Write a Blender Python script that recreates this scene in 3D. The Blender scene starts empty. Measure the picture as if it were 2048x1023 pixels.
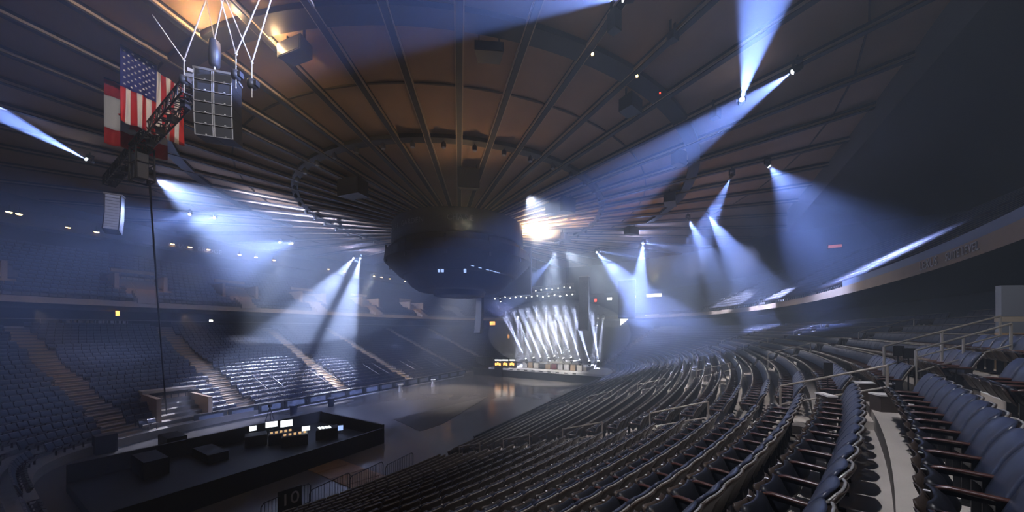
import bpy, math, random
import numpy as np
from mathutils import Vector, Matrix
random.seed(7)
rng = np.random.default_rng(3)
R = math.radians
SC = bpy.context.scene
COL = SC.collection
F, CX, Y0, H = 655.0, 1024.0, 660.0, 8.9          # focal length and centre in pixels of the 2048 wide photo, eye height
PSI = R(30.1); SU, CU = math.sin(PSI), math.cos(PSI)

# ------------------------------------------------------------------ frames
def A(u, n, z=0.0):
    """arena frame: u along the long axis towards the stage, n across towards the camera side, z above the arena floor"""
    a, b = u + 33.3, n - 27.2
    return Vector((a * SU + b * CU, a * CU - b * SU, z))
def W2A(p):
    return p[0] * SU + p[1] * CU - 33.3, p[0] * CU - p[1] * SU + 27.2
def PY(px, py, Y):
    return Vector(((px - CX) / F * Y, Y, H + (Y0 - py) / F * Y))
def PZ(px, py, z):
    return PY(px, py, (z - H) * F / (Y0 - py))
def PN(px, py, n):
    k = (px - CX) / F
    return PY(px, py, (n - 27.2) / (k * CU - SU))
CEN = A(0, 0)
def ceil_z(x, y):
    return H + 12.75 + 0.107 * math.hypot(x - CEN.x, y - CEN.y)
def PC(px, py, drop=0.0):
    """point below the ceiling cone seen at that pixel"""
    lo, hi = 2.0, 140.0
    for _ in range(60):
        m = (lo + hi) / 2
        p = PY(px, py, m)
        if p.z < ceil_z(p.x, p.y) - drop: lo = m
        else: hi = m
    return PY(px, py, lo)

# ------------------------------------------------------------------ materials
def mat(name, col, rough=0.6, metal=0.0, noise=0.0, scale=4.0, bump=0.0, emis=None, es=0.0, coat=0.0, spec=0.5):
    m = bpy.data.materials.new(name); m.use_nodes = True
    nt = m.node_tree; b = nt.nodes['Principled BSDF']
    b.inputs['Base Color'].default_value = (*col, 1); b.inputs['Roughness'].default_value = rough
    b.inputs['Metallic'].default_value = metal
    b.inputs['Specular IOR Level'].default_value = spec
    if coat: b.inputs['Coat Weight'].default_value = coat
    if emis:
        b.inputs['Emission Color'].default_value = (*emis, 1); b.inputs['Emission Strength'].default_value = es
    if noise or bump:
        tc = nt.nodes.new('ShaderNodeTexCoord'); nz = nt.nodes.new('ShaderNodeTexNoise')
        nz.inputs['Scale'].default_value = scale; nz.inputs['Detail'].default_value = 4
        nt.links.new(tc.outputs['Object'], nz.inputs['Vector'])
        if noise:
            mx = nt.nodes.new('ShaderNodeMix'); mx.data_type = 'RGBA'
            mx.inputs[6].default_value = (*[c * (1 - noise) for c in col], 1)
            mx.inputs[7].default_value = (*[min(1, c * (1 + noise)) for c in col], 1)
            nt.links.new(nz.outputs['Fac'], mx.inputs[0]); nt.links.new(mx.outputs[2], b.inputs['Base Color'])
        if bump:
            bp = nt.nodes.new('ShaderNodeBump'); bp.inputs['Strength'].default_value = bump
            nt.links.new(nz.outputs['Fac'], bp.inputs['Height']); nt.links.new(bp.outputs['Normal'], b.inputs['Normal'])
    return m
M = {}
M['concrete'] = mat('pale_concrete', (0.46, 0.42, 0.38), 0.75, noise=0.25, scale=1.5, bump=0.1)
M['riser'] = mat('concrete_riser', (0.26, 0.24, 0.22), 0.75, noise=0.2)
M['rim'] = mat('grey_rim_glint', (0.30, 0.295, 0.29), 0.28)  # grey that stands for the rim light on the seat tops
M['navy_floor'] = mat('dark_tread', (0.045, 0.048, 0.06), 0.7, noise=0.3)
M['tan'] = mat('tan_concrete', (0.50, 0.37, 0.25), 0.75, noise=0.2, scale=1.0)
M['leather'] = mat('navy_leather', (0.040, 0.050, 0.090), 0.33, noise=0.15, scale=6, bump=0.05)
M['pan'] = mat('black_glossy_vinyl', (0.007, 0.008, 0.012), 0.42, noise=0.1, scale=6)
M['shell'] = mat('black_plastic_shell', (0.050, 0.036, 0.029), 0.42)
M['wood_cap'] = mat('red_wood_armrest', (0.065, 0.024, 0.018), 0.3, noise=0.3, scale=8, coat=0.5)
M['iron'] = mat('black_iron', (0.02, 0.02, 0.023), 0.45, metal=0.4)
M['plate'] = mat('white_number_plate', (0.7, 0.7, 0.72), 0.4)
M['steel'] = mat('brushed_steel', (0.55, 0.53, 0.50), 0.35, metal=0.7)
M['rail'] = mat('grey_handrail', (0.42, 0.38, 0.35), 0.4, metal=0.4)
M['black'] = mat('black_paint', (0.012, 0.012, 0.015), 0.55)
M['ribblack'] = mat('rib_black', (0.010, 0.010, 0.012), 0.6)
M['flange'] = mat('rib_tan_flange', (0.42, 0.31, 0.21), 0.5)
M['seam'] = mat('ceiling_seam', (0.06, 0.045, 0.035), 0.8)
M['floor'] = mat('arena_floor_concrete', (0.17, 0.16, 0.155), 0.17, noise=0.3, scale=0.25, bump=0.01)
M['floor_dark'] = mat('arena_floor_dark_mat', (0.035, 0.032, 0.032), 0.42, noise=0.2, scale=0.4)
M['plywood'] = mat('worn_plywood', (0.33, 0.19, 0.085), 0.6, noise=0.5, scale=1.2)
M['wall'] = mat('dark_wall', (0.028, 0.030, 0.040), 0.8, noise=0.2)
M['drum'] = mat('scoreboard_skin', (0.014, 0.018, 0.034), 0.7)
M['glassblack'] = mat('led_panel_off', (0.010, 0.014, 0.028), 0.65)
M['speaker'] = mat('speaker_black', (0.03, 0.032, 0.037), 0.5)
M['grille'] = mat('speaker_grille', (0.09, 0.095, 0.11), 0.45, metal=0.5)
M['white'] = mat('white_paint', (0.75, 0.75, 0.77), 0.5)
M['cloth'] = mat('white_tablecloth', (0.72, 0.73, 0.78), 0.8)
M['red'] = mat('flag_red', (0.55, 0.012, 0.018), 0.7)
M['flagwhite'] = mat('flag_white', (0.85, 0.83, 0.80), 0.7)
M['flagblue'] = mat('flag_blue', (0.012, 0.022, 0.20), 0.7)
M['rope'] = mat('white_sling', (0.72, 0.68, 0.64), 0.6)
M['parapet'] = mat('blue_grey_parapet', (0.22, 0.26, 0.36), 0.5)
M['letters'] = mat('pale_letters', (0.45, 0.45, 0.48), 0.5)
M['letters2'] = mat('tan_letters', (0.85, 0.80, 0.76), 0.5)
M['orange'] = mat('orange_case', (0.55, 0.24, 0.06), 0.5)
def em(name, col, s): return mat(name, (0.02, 0.02, 0.02), 0.5, emis=col, es=s)
M['lens'] = em('lit_lens', (0.80, 0.88, 1.0), 60)
M['lens_dim'] = em('lit_small_lens', (0.75, 0.85, 1.0), 12)
M['warm'] = em('warm_lamp_glass', (1.0, 0.62, 0.27), 22)
M['white_lamp'] = em('white_lamp_glass', (0.86, 0.92, 1.0), 9)
M['screen'] = em('lit_white_screen', (0.80, 0.90, 1.0), 3.2)
M['screen_blue'] = em('lit_blue_screen', (0.35, 0.52, 1.0), 1.4)
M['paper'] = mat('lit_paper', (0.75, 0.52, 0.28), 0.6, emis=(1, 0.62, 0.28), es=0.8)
M['red_lamp'] = em('red_lamp_glass', (1.0, 0.05, 0.03), 5)
M['orange_lamp'] = em('orange_lamp_glass', (1.0, 0.45, 0.12), 4)
# roof panels: tan fabric-like acoustic boards with fine radial grain
def roofmat():
    m = mat('tan_ceiling_board', (0.33, 0.21, 0.13), 0.85, noise=0.22, scale=0.6, bump=0.05)
    return m
M['roof'] = roofmat()

# ------------------------------------------------------------------ mesh builder
class MB:
    def __init__(s): s.v = []; s.f = []; s.m = []; s.sm = []
    def add(s, vs, fs, mi=0, smooth=False):
        o = len(s.v); s.v += [tuple(v) for v in vs]
        for f in fs: s.f.append([o + i for i in f]); s.m.append(mi); s.sm.append(smooth)
        return s
    def box(s, c, d, rot=None, mi=0):
        c = Vector(c); hx, hy, hz = d[0] / 2, d[1] / 2, d[2] / 2
        vs = [Vector((x, y, z)) for x in (-hx, hx) for y in (-hy, hy) for z in (-hz, hz)]
        if rot is not None: vs = [rot @ v for v in vs]
        return s.add([v + c for v in vs], [(0, 1, 3, 2), (4, 6, 7, 5), (0, 4, 5, 1), (2, 3, 7, 6), (0, 2, 6, 4), (1, 5, 7, 3)], mi)
    def hexa(s, p, mi=0):           # bottom four then top four
        return s.add(p, [(3, 2, 1, 0), (4, 5, 6, 7), (0, 1, 5, 4), (1, 2, 6, 5), (2, 3, 7, 6), (3, 0, 4, 7)], mi)
    def abox(s, u0, u1, n0, n1, z0, z1, mi=0):
        return s.hexa([A(u0, n0, z0), A(u1, n0, z0), A(u1, n1, z0), A(u0, n1, z0),
                       A(u0, n0, z1), A(u1, n0, z1), A(u1, n1, z1), A(u0, n1, z1)], mi)
    def tube(s, p, q, r, r2=None, seg=8, mi=0, cap=True):
        p, q = Vector(p), Vector(q); r2 = r if r2 is None else r2
        d = (q - p)
        if d.length < 1e-6: return s
        d.normalize(); a = d.orthogonal().normalized(); b = d.cross(a)
        vs = []
        for c, rr in ((p, r), (q, r2)):
            for i in range(seg):
                t = 2 * math.pi * i / seg; vs.append(c + a * math.cos(t) * rr + b * math.sin(t) * rr)
        fs = [(i, (i + 1) % seg, seg + (i + 1) % seg, seg + i) for i in range(seg)]
        s.add(vs, fs, mi, seg > 5)
        if cap: s.add(vs, [tuple(range(seg))[::-1], tuple(range(seg, 2 * seg))], mi)
        return s
    def path(s, pts, r, seg=6, mi=0):
        for a, b in zip(pts[:-1], pts[1:]): s.tube(a, b, r, seg=seg, mi=mi)
        return s
    def lathe(s, prof, seg=16, c=(0, 0, 0), mi=0, smooth=True, rot=None):
        c = Vector(c); vs = []
        for (r, z) in prof:
            for i in range(seg):
                t = 2 * math.pi * i / seg; v = Vector((r * math.cos(t), r * math.sin(t), z))
                if rot is not None: v = rot @ v
                vs.append(v + c)
        fs = []
        for k in range(len(prof) - 1):
            for i in range(seg):
                j = (i + 1) % seg; fs.append((k * seg + i, k * seg + j, (k + 1) * seg + j, (k + 1) * seg + i))
        s.add(vs, fs, mi, smooth)
        s.add(vs, [tuple(range(seg))[::-1], tuple(range((len(prof) - 1) * seg, len(prof) * seg))], mi)
        return s
    def truss(s, p, q, w, n, r=0.03, up=Vector((0, 0, 1)), mi=0):
        p, q = Vector(p), Vector(q); d = (q - p).normalized(); a = d.cross(up).normalized() * w / 2; b = up.normalized() * w / 2
        cs = [a + b, -a + b, -a - b, a - b]
        for c in cs: s.tube(p + c, q + c, r, seg=6, mi=mi)
        for k in range(n + 1):
            m = p + (q - p) * (k / n)
            for i in range(4): s.tube(m + cs[i], m + cs[(i + 1) % 4], r * .7, seg=5, mi=mi, cap=False)
            if k < n:
                m2 = p + (q - p) * ((k + 1) / n)
                for i in range(4):
                    j = (i + 1) % 4
                    if k % 2: s.tube(m + cs[i], m2 + cs[j], r * .7, seg=5, mi=mi, cap=False)
                    else: s.tube(m + cs[j], m2 + cs[i], r * .7, seg=5, mi=mi, cap=False)
        return s
    def build(s, name, mats, parent=None, off=None):
        me = bpy.data.meshes.new(name)
        v = s.v if off is None else [(x - off[0], y - off[1], z - off[2]) for x, y, z in s.v]
        me.from_pydata(v, [], s.f)
        for m in (mats if isinstance(mats, (list, tuple)) else [mats]): me.materials.append(m)
        me.polygons.foreach_set('material_index', s.m); me.polygons.foreach_set('use_smooth', s.sm)
        me.update()
        o = bpy.data.objects.new(name, me); COL.objects.link(o)
        if parent is not None: o.parent = parent
        return o

def tag(o, label, cat, group=None, kind=None):
    o['label'] = label; o['category'] = cat
    if group: o['group'] = group
    if kind: o['kind'] = kind
    return o
def thing(name, label, cat, loc, rotz=0.0, group=None):
    o = bpy.data.objects.new(name, None); COL.objects.link(o); o.empty_display_size = 0.2
    o.location = loc; o.rotation_euler = (0, 0, rotz)
    return tag(o, label, cat, group)
def struct(name, mb, mats, parent=None, off=None):
    o = mb.build(name, mats, parent, off)
    if parent is None: o['kind'] = 'structure'
    return o
def copy_tree(o, parent=None):
    c = o.copy(); COL.objects.link(c)
    if parent is not None: c.parent = parent
    for ch in list(o.children): copy_tree(ch, c)
    return c
def nth(k):
    w = ['zeroth', 'first', 'second', 'third', 'fourth', 'fifth', 'sixth', 'seventh', 'eighth', 'ninth', 'tenth', 'eleventh', 'twelfth']
    if k < len(w): return w[k]
    return f"{k}{'th' if 10 < k % 100 < 14 else {1: 'st', 2: 'nd', 3: 'rd'}.get(k % 10, 'th')}"
def text(body, size, parent, p, right, up, m, name='lettering', ext=0.01):
    cu = bpy.data.curves.new(name, 'FONT'); cu.body = body; cu.size = size; cu.extrude = ext; cu.align_x = 'CENTER'; cu.align_y = 'CENTER'
    o = bpy.data.objects.new('tmp', cu); COL.objects.link(o)
    bpy.context.view_layer.update()
    me = bpy.data.meshes.new_from_object(o.evaluated_get(bpy.context.evaluated_depsgraph_get()))
    bpy.data.objects.remove(o)
    right = Vector(right).normalized(); up = Vector(up).normalized(); fw = right.cross(up)
    mx = Matrix((right, up, fw)).transposed().to_4x4(); mx.translation = Vector(p)
    me.transform(mx); me.materials.clear(); me.materials.append(m)
    t = bpy.data.objects.new(name, me); COL.objects.link(t)
    if parent is not None: t.parent = parent
    return t
def yaw(d): return math.atan2(d[1], d[0])

# ------------------------------------------------------------------ bowl curves
TT = np.linspace(0, 2 * math.pi, 721)
def superell(a, b, pr, pl):
    c, s = np.cos(TT), np.sin(TT)
    p = np.where(s >= 0, pr, pl)
    return np.stack([a * np.sign(c) * np.abs(c) ** (2 / p), b * np.sign(s) * np.abs(s) ** (2 / p)], 1)
NR = 26
def rowz(j): return 0.6 + 0.33 * j
def rowcurve(j):
    pr = np.interp(j, [0, 8, 19, 26], [5.0, 3.4, 2.45, 2.35])
    return superell(31 + 0.97 * j, 13.2 + 0.965 * j, pr, 4.5)
RC = [rowcurve(j) for j in range(NR + 1)]
def upcurve(k): return superell(51 + 0.8 * k, 0, 2, 2) if False else \
    np.where((TT < math.pi)[:, None], superell(51 + .85 * k, 37.0 + .85 * k, 2.35, 2.35), superell(51 + .85 * k, 33.0 + .85 * k, 4.2, 4.2))
def ring_mesh(mb, c0, z0, c1, z1, mi=0, keep=None):
    n = len(c0)
    vs = [A(x, y, z0) for x, y in c0] + [A(x, y, z1) for x, y in c1]
    fs = [(i, i + 1, n + i + 1, n + i) for i in range(n - 1) if keep is None or keep(c0[i])]
    mb.add(vs, fs, mi)
NEAR = lambda c: True

# stands
st = MB()
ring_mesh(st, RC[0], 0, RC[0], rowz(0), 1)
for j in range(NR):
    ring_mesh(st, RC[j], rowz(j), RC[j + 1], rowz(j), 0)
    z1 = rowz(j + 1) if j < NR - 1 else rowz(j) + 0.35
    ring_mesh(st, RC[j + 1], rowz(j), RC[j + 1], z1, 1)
struct('lower_stand', st, [M['concrete'], M['riser']])
# concourse behind the lower stand
cc = MB()
zc = rowz(NR - 1) + 0.35
back = superell(31 + .97 * 26 + 6.0, 13.3 + .97 * 26 + 6.0, 2.35, 4.5)
ring_mesh(cc, RC[NR], zc, back, zc, 0)
ring_mesh(cc, back, zc, back, 11.6, 1)
struct('concourse', cc, [M['navy_floor'], M['wall']])
# upper tier
U0 = upcurve(0)
fb = MB()
ring_mesh(fb, U0, 11.75, U0, 12.4, 0); ring_mesh(fb, U0, 12.4, upcurve(0.5), 12.4, 0)
ring_mesh(fb, U0, 11.75, upcurve(16), 11.6, 1)
struct('suite_fascia', fb, [M['tan'], M['wall']])
ut = MB(); NU = 13
for k in range(NU):
    c0, c1 = upcurve(0.5 + k), upcurve(1.5 + k)
    z = 12.5 + 0.52 * k
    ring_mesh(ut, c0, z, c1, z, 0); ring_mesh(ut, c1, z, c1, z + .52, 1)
struct('upper_stand', ut, [M['navy_floor'], M['riser']])
# parapet on the camera side
pp = MB()
cp = upcurve(0.25)
ring_mesh(pp, cp, 12.4, cp, 12.92, 0, lambda c: c[1] > 20 and c[0] < 4)
ring_mesh(pp, cp, 12.92, upcurve(0.5), 12.92, 0, lambda c: c[1] > 20 and c[0] < 4)
struct('suite_parapet', pp, [M['parapet']])

# ------------------------------------------------------------------ shell
fl = MB(); ring_mesh(fl, superell(0.01, 0.01, 2, 2), 0, superell(33, 15.4, 5, 5), 0)
f_ = struct('floor', fl, [M['floor']])
wl = {'left': MB(), 'right': MB(), 'far': MB(), 'near': MB()}
NW = 96
for i in range(NW):
    t0, t1 = 2 * math.pi * i / NW, 2 * math.pi * (i + 1) / NW
    m = (t0 + t1) / 2
    k = 'far' if abs(math.atan2(math.sin(m), math.cos(m))) < math.pi / 4 else 'right' if math.pi / 4 <= m < 3 * math.pi / 4 else 'near' if 3 * math.pi / 4 <= m < 5 * math.pi / 4 else 'left'
    P = [A(66 * math.cos(t), 66 * math.sin(t)) for t in (t0, t1)]
    zt = H + 12.75 + .107 * 66
    wl[k].add([(P[0].x, P[0].y, 0), (P[1].x, P[1].y, 0), (P[1].x, P[1].y, zt), (P[0].x, P[0].y, zt)], [(0, 1, 2, 3)])
for k, b in wl.items(): struct('wall_' + k, b, M['wall'])

# ceiling with 48 ribs
ce = MB(); NRIB = 48
TH0 = math.atan2(-CEN.x, CEN.y)             # rib that points at the camera
def cpt(th, r, dz=0.0):
    x = CEN.x + r * math.sin(th); y = CEN.y - r * math.cos(th)
    return Vector((x, y, H + 12.75 + .107 * r + dz))
rr = [3.0, 10, 17.2, 22.4, 30, 38, 46, 56, 66.2]
for i in range(NRIB):
    t0, t1 = TH0 + 2 * math.pi * i / NRIB, TH0 + 2 * math.pi * (i + 1) / NRIB
    vs = []
    for r in rr:
        for s in range(5):
            t = t0 + (t1 - t0) * s / 4; vs.append(cpt(t, r, 0.10 * math.sin(math.pi * s / 4)))
    fs = [(a * 5 + s, a * 5 + s + 1, a * 5 + s + 6, a * 5 + s + 5) for a in range(len(rr) - 1) for s in range(4)]
    ce.add(vs, fs, 0, True)
ceiling = struct('ceiling', ce, [M['roof']])
for i in range(NRIB):
    th = TH0 + 2 * math.pi * i / NRIB
    tv = Vector((math.cos(th), math.sin(th), 0))
    rb = MB()
    a, b = cpt(th, 4.0), cpt(th, 64.0)
    w = 0.19
    def sec(p, w0, z0, z1): return [p - tv * w0 + Vector((0, 0, z0)), p + tv * w0 + Vector((0, 0, z0)), p + tv * w0 + Vector((0, 0, z1)), p - tv * w0 + Vector((0, 0, z1))]
    def beam(w0, z0, z1, sh, mi):
        s1 = [v + tv * sh for v in sec(a, w0, z0, z1)]; s2 = [v + tv * sh for v in sec(b, w0, z0, z1)]
        rb.add(s1 + s2, [(0, 1, 2, 3), (7, 6, 5, 4), (0, 4, 5, 1), (1, 5, 6, 2), (2, 6, 7, 3), (3, 7, 4, 0)], mi)
    beam(0.17, -0.42, 0.06, 0, 0)
    beam(0.035, -0.36, -0.22, 0.215, 1); beam(0.035, -0.36, -0.22, -0.215, 1)
    rb.build('rib', [M['ribblack'], M['flange']], ceiling)
for r in (22.4, 36.0):                                   # joints between boards
    sm = MB()
    for i in range(NRIB):
        t0, t1 = TH0 + 2 * math.pi * (i + .03) / NRIB, TH0 + 2 * math.pi * (i + .97) / NRIB
        q = [cpt(t0, r - .05, -.02), cpt(t1, r - .05, -.02), cpt(t1, r + .05, -.02), cpt(t0, r + .05, -.02)]
        q += [v + Vector((0, 0, .2)) for v in q]
        sm.hexa(q)
    sm.build('board_joint', [M['seam']], ceiling)

# ring of black duct panels with a hanging lamp (inner) and lighting catwalk (outer)
def ring_panel(th, r, w, name, label, group, lamp, lensmat, dz=-.35):
    p0 = cpt(th, r, dz)
    root = thing(name, label, 'lighting trough', p0, 0, group)
    half = math.pi / NRIB * (1 - 0.22 / (r * math.pi / NRIB))
    b = MB(); n = 4; vs = []
    for s in range(n + 1):
        t = th - half + 2 * half * s / n
        for rad, z in ((r - w / 2, 0), (r + w / 2, 0), (r + w / 2, .3), (r - w / 2, .3)):
            vs.append(cpt(t, rad, dz + z) - p0)
    fs = [(a * 4 + s, a * 4 + (s + 1) % 4, a * 4 + 4 + (s + 1) % 4, a * 4 + 4 + s) for a in range(n) for s in range(4)]
    fs += [(3, 2, 1, 0), (n * 4, n * 4 + 1, n * 4 + 2, n * 4 + 3)]
    b.add(vs, fs); b.build('panel', [M['black']], root)
    if lamp:
        l = MB(); c = Vector((0, 0, -.32))
        l.tube(c + Vector((0, 0, .34)), c + Vector((0, 0, .1)), .04)
        l.lathe([(.05, -.22), (.17, -.2), (.2, 0), (.16, .16), (.05, .2)], 12, c)
        h = l.build('lamp', [M['speaker']], root)
        g = MB().lathe([(.01, -.25), (.15, -.245), (.15, -.2)], 12, c); g.build('lens', [lensmat], h)
lensoff = mat('dull_glass_lens', (.35, .37, .42), .2)
VIEWRIB = []
for i in range(NRIB):
    th = TH0 + 2 * math.pi * (i + .5) / NRIB
    a = math.degrees(math.atan2(math.sin(th), math.cos(th)))
    side = 'left' if a < 9 else 'right'
    if abs(a) < 128:
        k = int(abs(a - 9.1) // 7.5) + 1
        ring_panel(th, 17.8, .62, 'lighting_trough', f'small black inner ring trough, {nth(k)} {side} of the rib over the scoreboard', 'inner ring of ceiling troughs', True, lensoff)
    if abs(a) < 100:
        k = int(abs(a - 9.1) // 7.5) + 1
        ring_panel(th, 26.6, .95, 'ceiling_catwalk', f'broad black outer ring panel, {nth(k)} {side} of the rib over the scoreboard', 'outer ring of ceiling panels', False, lensoff)

# bridges
br = MB(); br.abox(-44, 44, -51.6, -49.2, 22.6, 24.6); o = br.build('catwalk_bridge', [M['wall']]); tag(o, 'long dark bridge with a row of warm lamps, high on the left side', 'bridge')
br = MB(); br.abox(-45, 30, 38.3, 57, 23.7, 24.6); br.abox(-45, 30, 38.3, 38.9, 24.6, 28.2)
o = br.build('catwalk_bridge', [mat('bridge_dark_tan', (.05, .04, .034), .8)]); tag(o, 'dark bridge overhanging the seats at the upper right corner', 'bridge')

# ------------------------------------------------------------------ aisles
AIS_R = [(-18.0, -23.0), (-6.5, -8.5), (5.0, 6.0), (16.0, 20.0)]
AIS_L = [(-26.5, -29), (-18, -18.3), (-7, -6), (4, 4.5), (17.5, 18.7), (27, 31)]
AW = 1.25
def aisle_u(u, n, j):
    L = AIS_R if n > 0 else AIS_L
    f = j / 19.0
    w = AW if n > 0 else 1.5
    for a, b in L:
        if abs(u - (a + (b - a) * f)) < w / 2 + .1: return True
    if abs(u) > 30 and abs(n) < 1.2: return True
    if abs(u) > 30 and abs(abs(n) - 9 - .35 * j) < .7: return True
    return False
def rowpos(j, frac, u, side):
    """point on the curve frac of the way across tread j at axial position u, with its outward normal"""
    c = RC[j] * (1 - frac) + RC[j + 1] * frac
    s = c[:361] if side > 0 else c[360:][::-1]
    uu = s[::-1, 0]; nn = s[::-1, 1]
    n = float(np.interp(u, uu, nn)); n2 = float(np.interp(u + .3, uu, nn))
    t = Vector((.3, n2 - n)).normalized()
    nrm = Vector((-t.y, t.x)) if side > 0 else Vector((t.y, -t.x))
    return n, nrm
def a2w(v): return Vector((v[0] * SU + v[1] * CU, v[0] * CU - v[1] * SU, 0))
# steps of the near aisles (pale blocks) and left stairways (tan)
for idx, (a, b) in enumerate(AIS_R[:3]):
    s = MB()
    for j in range(1, NR):
        u = a + (b - a) * j / 19
        n, nr = rowpos(j, 0, u, 1)
        o3 = a2w(nr); t3 = Vector((o3.y, -o3.x, 0))
        rot = Matrix((t3, o3, Vector((0, 0, 1)))).transposed()
        c = A(u, n, rowz(j)) - o3 * .2
        s.box(c + Vector((0, 0, -.165 - .08)), (AW, .38, .17), rot, 0)
        s.box(c + Vector((0, 0, -.165)) - o3 * .17, (AW, .05, .02), rot, 1)
    struct('stairs', s, [M['concrete'], M['white']])
for (a, b) in AIS_L:
    s = MB()
    for j in range(1, NR):
        u = a + (b - a) * j / 19
        n, nr = rowpos(j, 0, u, -1)
        o3 = a2w(nr); t3 = Vector((o3.y, -o3.x, 0))
        rot = Matrix((t3, o3, Vector((0, 0, 1)))).transposed()
        c = A(u, n, rowz(j))
        wd = 2.0 if a > -10 else 2.6
        s.box(c + o3 * .45 + Vector((0, 0, .02)), (wd, .95, .05), rot, 0)
        s.box(c - o3 * .2 + Vector((0, 0, -.165 - .07)), (wd, .4, .18), rot, 0)
    struct('stairs', s, [M['tan']])

# ------------------------------------------------------------------ seats
def grid_pad(w, prof, th, rtop, bulge, cols=8):
    """curved pad; prof = list of (y, z); returns verts, faces (front skin, back skin, rim)"""
    n = len(prof); fr, bk = [], []
    L = [0]
    for a, b in zip(prof[:-1], prof[1:]): L.append(L[-1] + math.hypot(b[0] - a[0], b[1] - a[1]))
    for i, (y, z) in enumerate(prof):
        d = L[-1] - L[i]
        hw = w / 2
        if d < rtop: hw = w / 2 - rtop + math.sqrt(max(0, rtop ** 2 - (rtop - d) ** 2))
        if L[i] < rtop * .5: hw = min(hw, w / 2 - rtop * .5 + math.sqrt(max(0, (rtop * .5) ** 2 - (rtop * .5 - L[i]) ** 2)))
        e = min(1, min(L[i], d) / .06 + .25)
        for c in range(cols + 1):
            s = -1 + 2 * c / cols
            wrap = .035 * (s * s)
            puff = bulge * (1 - abs(s) ** 3) * e
            fr.append((s * hw, y - th / 2 * e - puff - wrap, z)); bk.append((s * hw, y + th / 2 * e - wrap, z))
    v = fr + bk; o = len(fr); f = []
    for i in range(n - 1):
        for c in range(cols):
            a = i * (cols + 1) + c
            f.append((a, a + 1, a + cols + 2, a + cols + 1)); f.append((o + a, o + a + cols + 1, o + a + cols + 2, o + a + 1))
    rim = [c for c in range(cols + 1)] + [i * (cols + 1) + cols for i in range(1, n)] + [(n - 1) * (cols + 1) + c for c in range(cols - 1, -1, -1)] + [i * (cols + 1) for i in range(n - 2, 0, -1)]
    for a, b in zip(rim, rim[1:] + rim[:1]): f.append((b, a, o + a, o + b))
    return v, f
backprof = [(.11, .42), (.135, .50), (.165, .59), (.195, .67), (.215, .73), (.25, .80), (.29, .865), (.315, .905), (.325, .92)]
shellprof = [(.15, .36)] + [(y + .05, z - .01) for y, z in backprof[1:]]
seatprof = [(-.06, .38), (-.08, .42), (-.105, .47), (-.13, .52), (-.15, .57), (-.165, .60), (-.172, .615)]
def make_seat():
    t = thing('stadium_chair', 'x', 'chair', (0, 0, 0))
    v, f = grid_pad(.49, backprof, .04, .075, .025); MB().add(v, f, 0, True).build('backrest', [M['leather']], t)
    v, f = grid_pad(.51, shellprof, .03, .08, -.0); MB().add(v, f, 0, True).build('back_shell', [M['shell']], t)
    e = MB(); pts = [Vector((-.245, .185, .55)), Vector((-.25, .25, .70)), Vector((-.25, .30, .80)), Vector((-.235, .345, .875)), Vector((-.19, .375, .912)), Vector((-.1, .395, .92)), Vector((0, .40, .922)), Vector((.1, .395, .92)), Vector((.19, .375, .912)), Vector((.235, .345, .875)), Vector((.25, .30, .80)), Vector((.25, .25, .70)), Vector((.245, .185, .55))]
    e.path([p + Vector((0, -.045, -.008)) for p in pts], .010, 6); e.build('bright_edge', [M['rim']], t)  # pale strip added to imitate light catching the top edge
    v, f = grid_pad(.46, seatprof, .075, .035, .006); s = MB().add(v, f, 0, True)
    s.build('seat_pan', [M['pan']], t)
    u = MB()
    v, f = grid_pad(.44, [(y - .065, z - .01) for y, z in seatprof], .03, .03, .0, 6); u.add(v, f, 0, True)
    un = u.build('seat_underside', [M['shell']], t)
    p = MB(); p.lathe([(.0001, -.004), (.017, -.004), (.017, .004)], 10, (0, -.215, .622)); p.build('number_plate', [M['plate']], un)
    a = MB(); a.box((.265, -.01, .575), (.03, .36, .05)); a.tube((.265, .14, .56), (.265, .18, .30), .02, seg=6)
    a.box((.265, .12, .30), (.035, .10, .56)); a.box((.265, .10, .015), (.06, .26, .03)); a.tube((-.22, .15, .42), (.265, .15, .42), .018, seg=6)
    a.build('armrest_frame', [M['iron']], t)
    c = MB(); n = 8; vs = []
    for i in range(n + 1):
        y = -.21 + .37 * i / n; w = .030 if 0 < i < n else .018; z = .60 + (.0 if i > 1 else -.012 * (2 - i))
        vs += [(.265 - w, y, z - .016), (.265 + w, y, z - .016), (.265 + w, y, z + .004), (.265, y, z + .014), (.265 - w, y, z + .004)]
    fs = [(i * 5 + s, i * 5 + (s + 1) % 5, i * 5 + 5 + (s + 1) % 5, i * 5 + 5 + s) for i in range(n) for s in range(5)]
    fs += [(4, 3, 2, 1, 0), tuple(n * 5 + q for q in range(5))]
    c.add(vs, fs, 0, True); c.build('armrest', [M['wood_cap']], t)
    return t
seats = []         # (world pos, yaw, j, u, n)
for j in range(NR):
    c = RC[j] * .62 + RC[j + 1] * .38
    d = np.hypot(*(c[1:] - c[:-1]).T); L = np.concatenate([[0], np.cumsum(d)])
    nse = int(L[-1] / .535)
    for q in range(nse):
        s = (q + .5) * .535
        u = float(np.interp(s, L, c[:, 0])); n = float(np.interp(s, L, c[:, 1]))
        if aisle_u(u, n, j): continue
        u2 = float(np.interp(s + .2, L, c[:, 0])); n2 = float(np.interp(s + .2, L, c[:, 1]))
        tx = Vector((u2 - u, n2 - n)).normalized()
        out = a2w((tx.y, -tx.x))
        if out.dot(a2w((u, n))) < 0: out = -out
        # entrances cut in the left lower bowl
        if n < 0 and -24.5 < u < -20.5 and j < 5: continue
        p = A(u, n, rowz(j))
        yw = math.atan2(-out.x, out.y)
        seats.append((p, yw, j, u, n))
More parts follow.
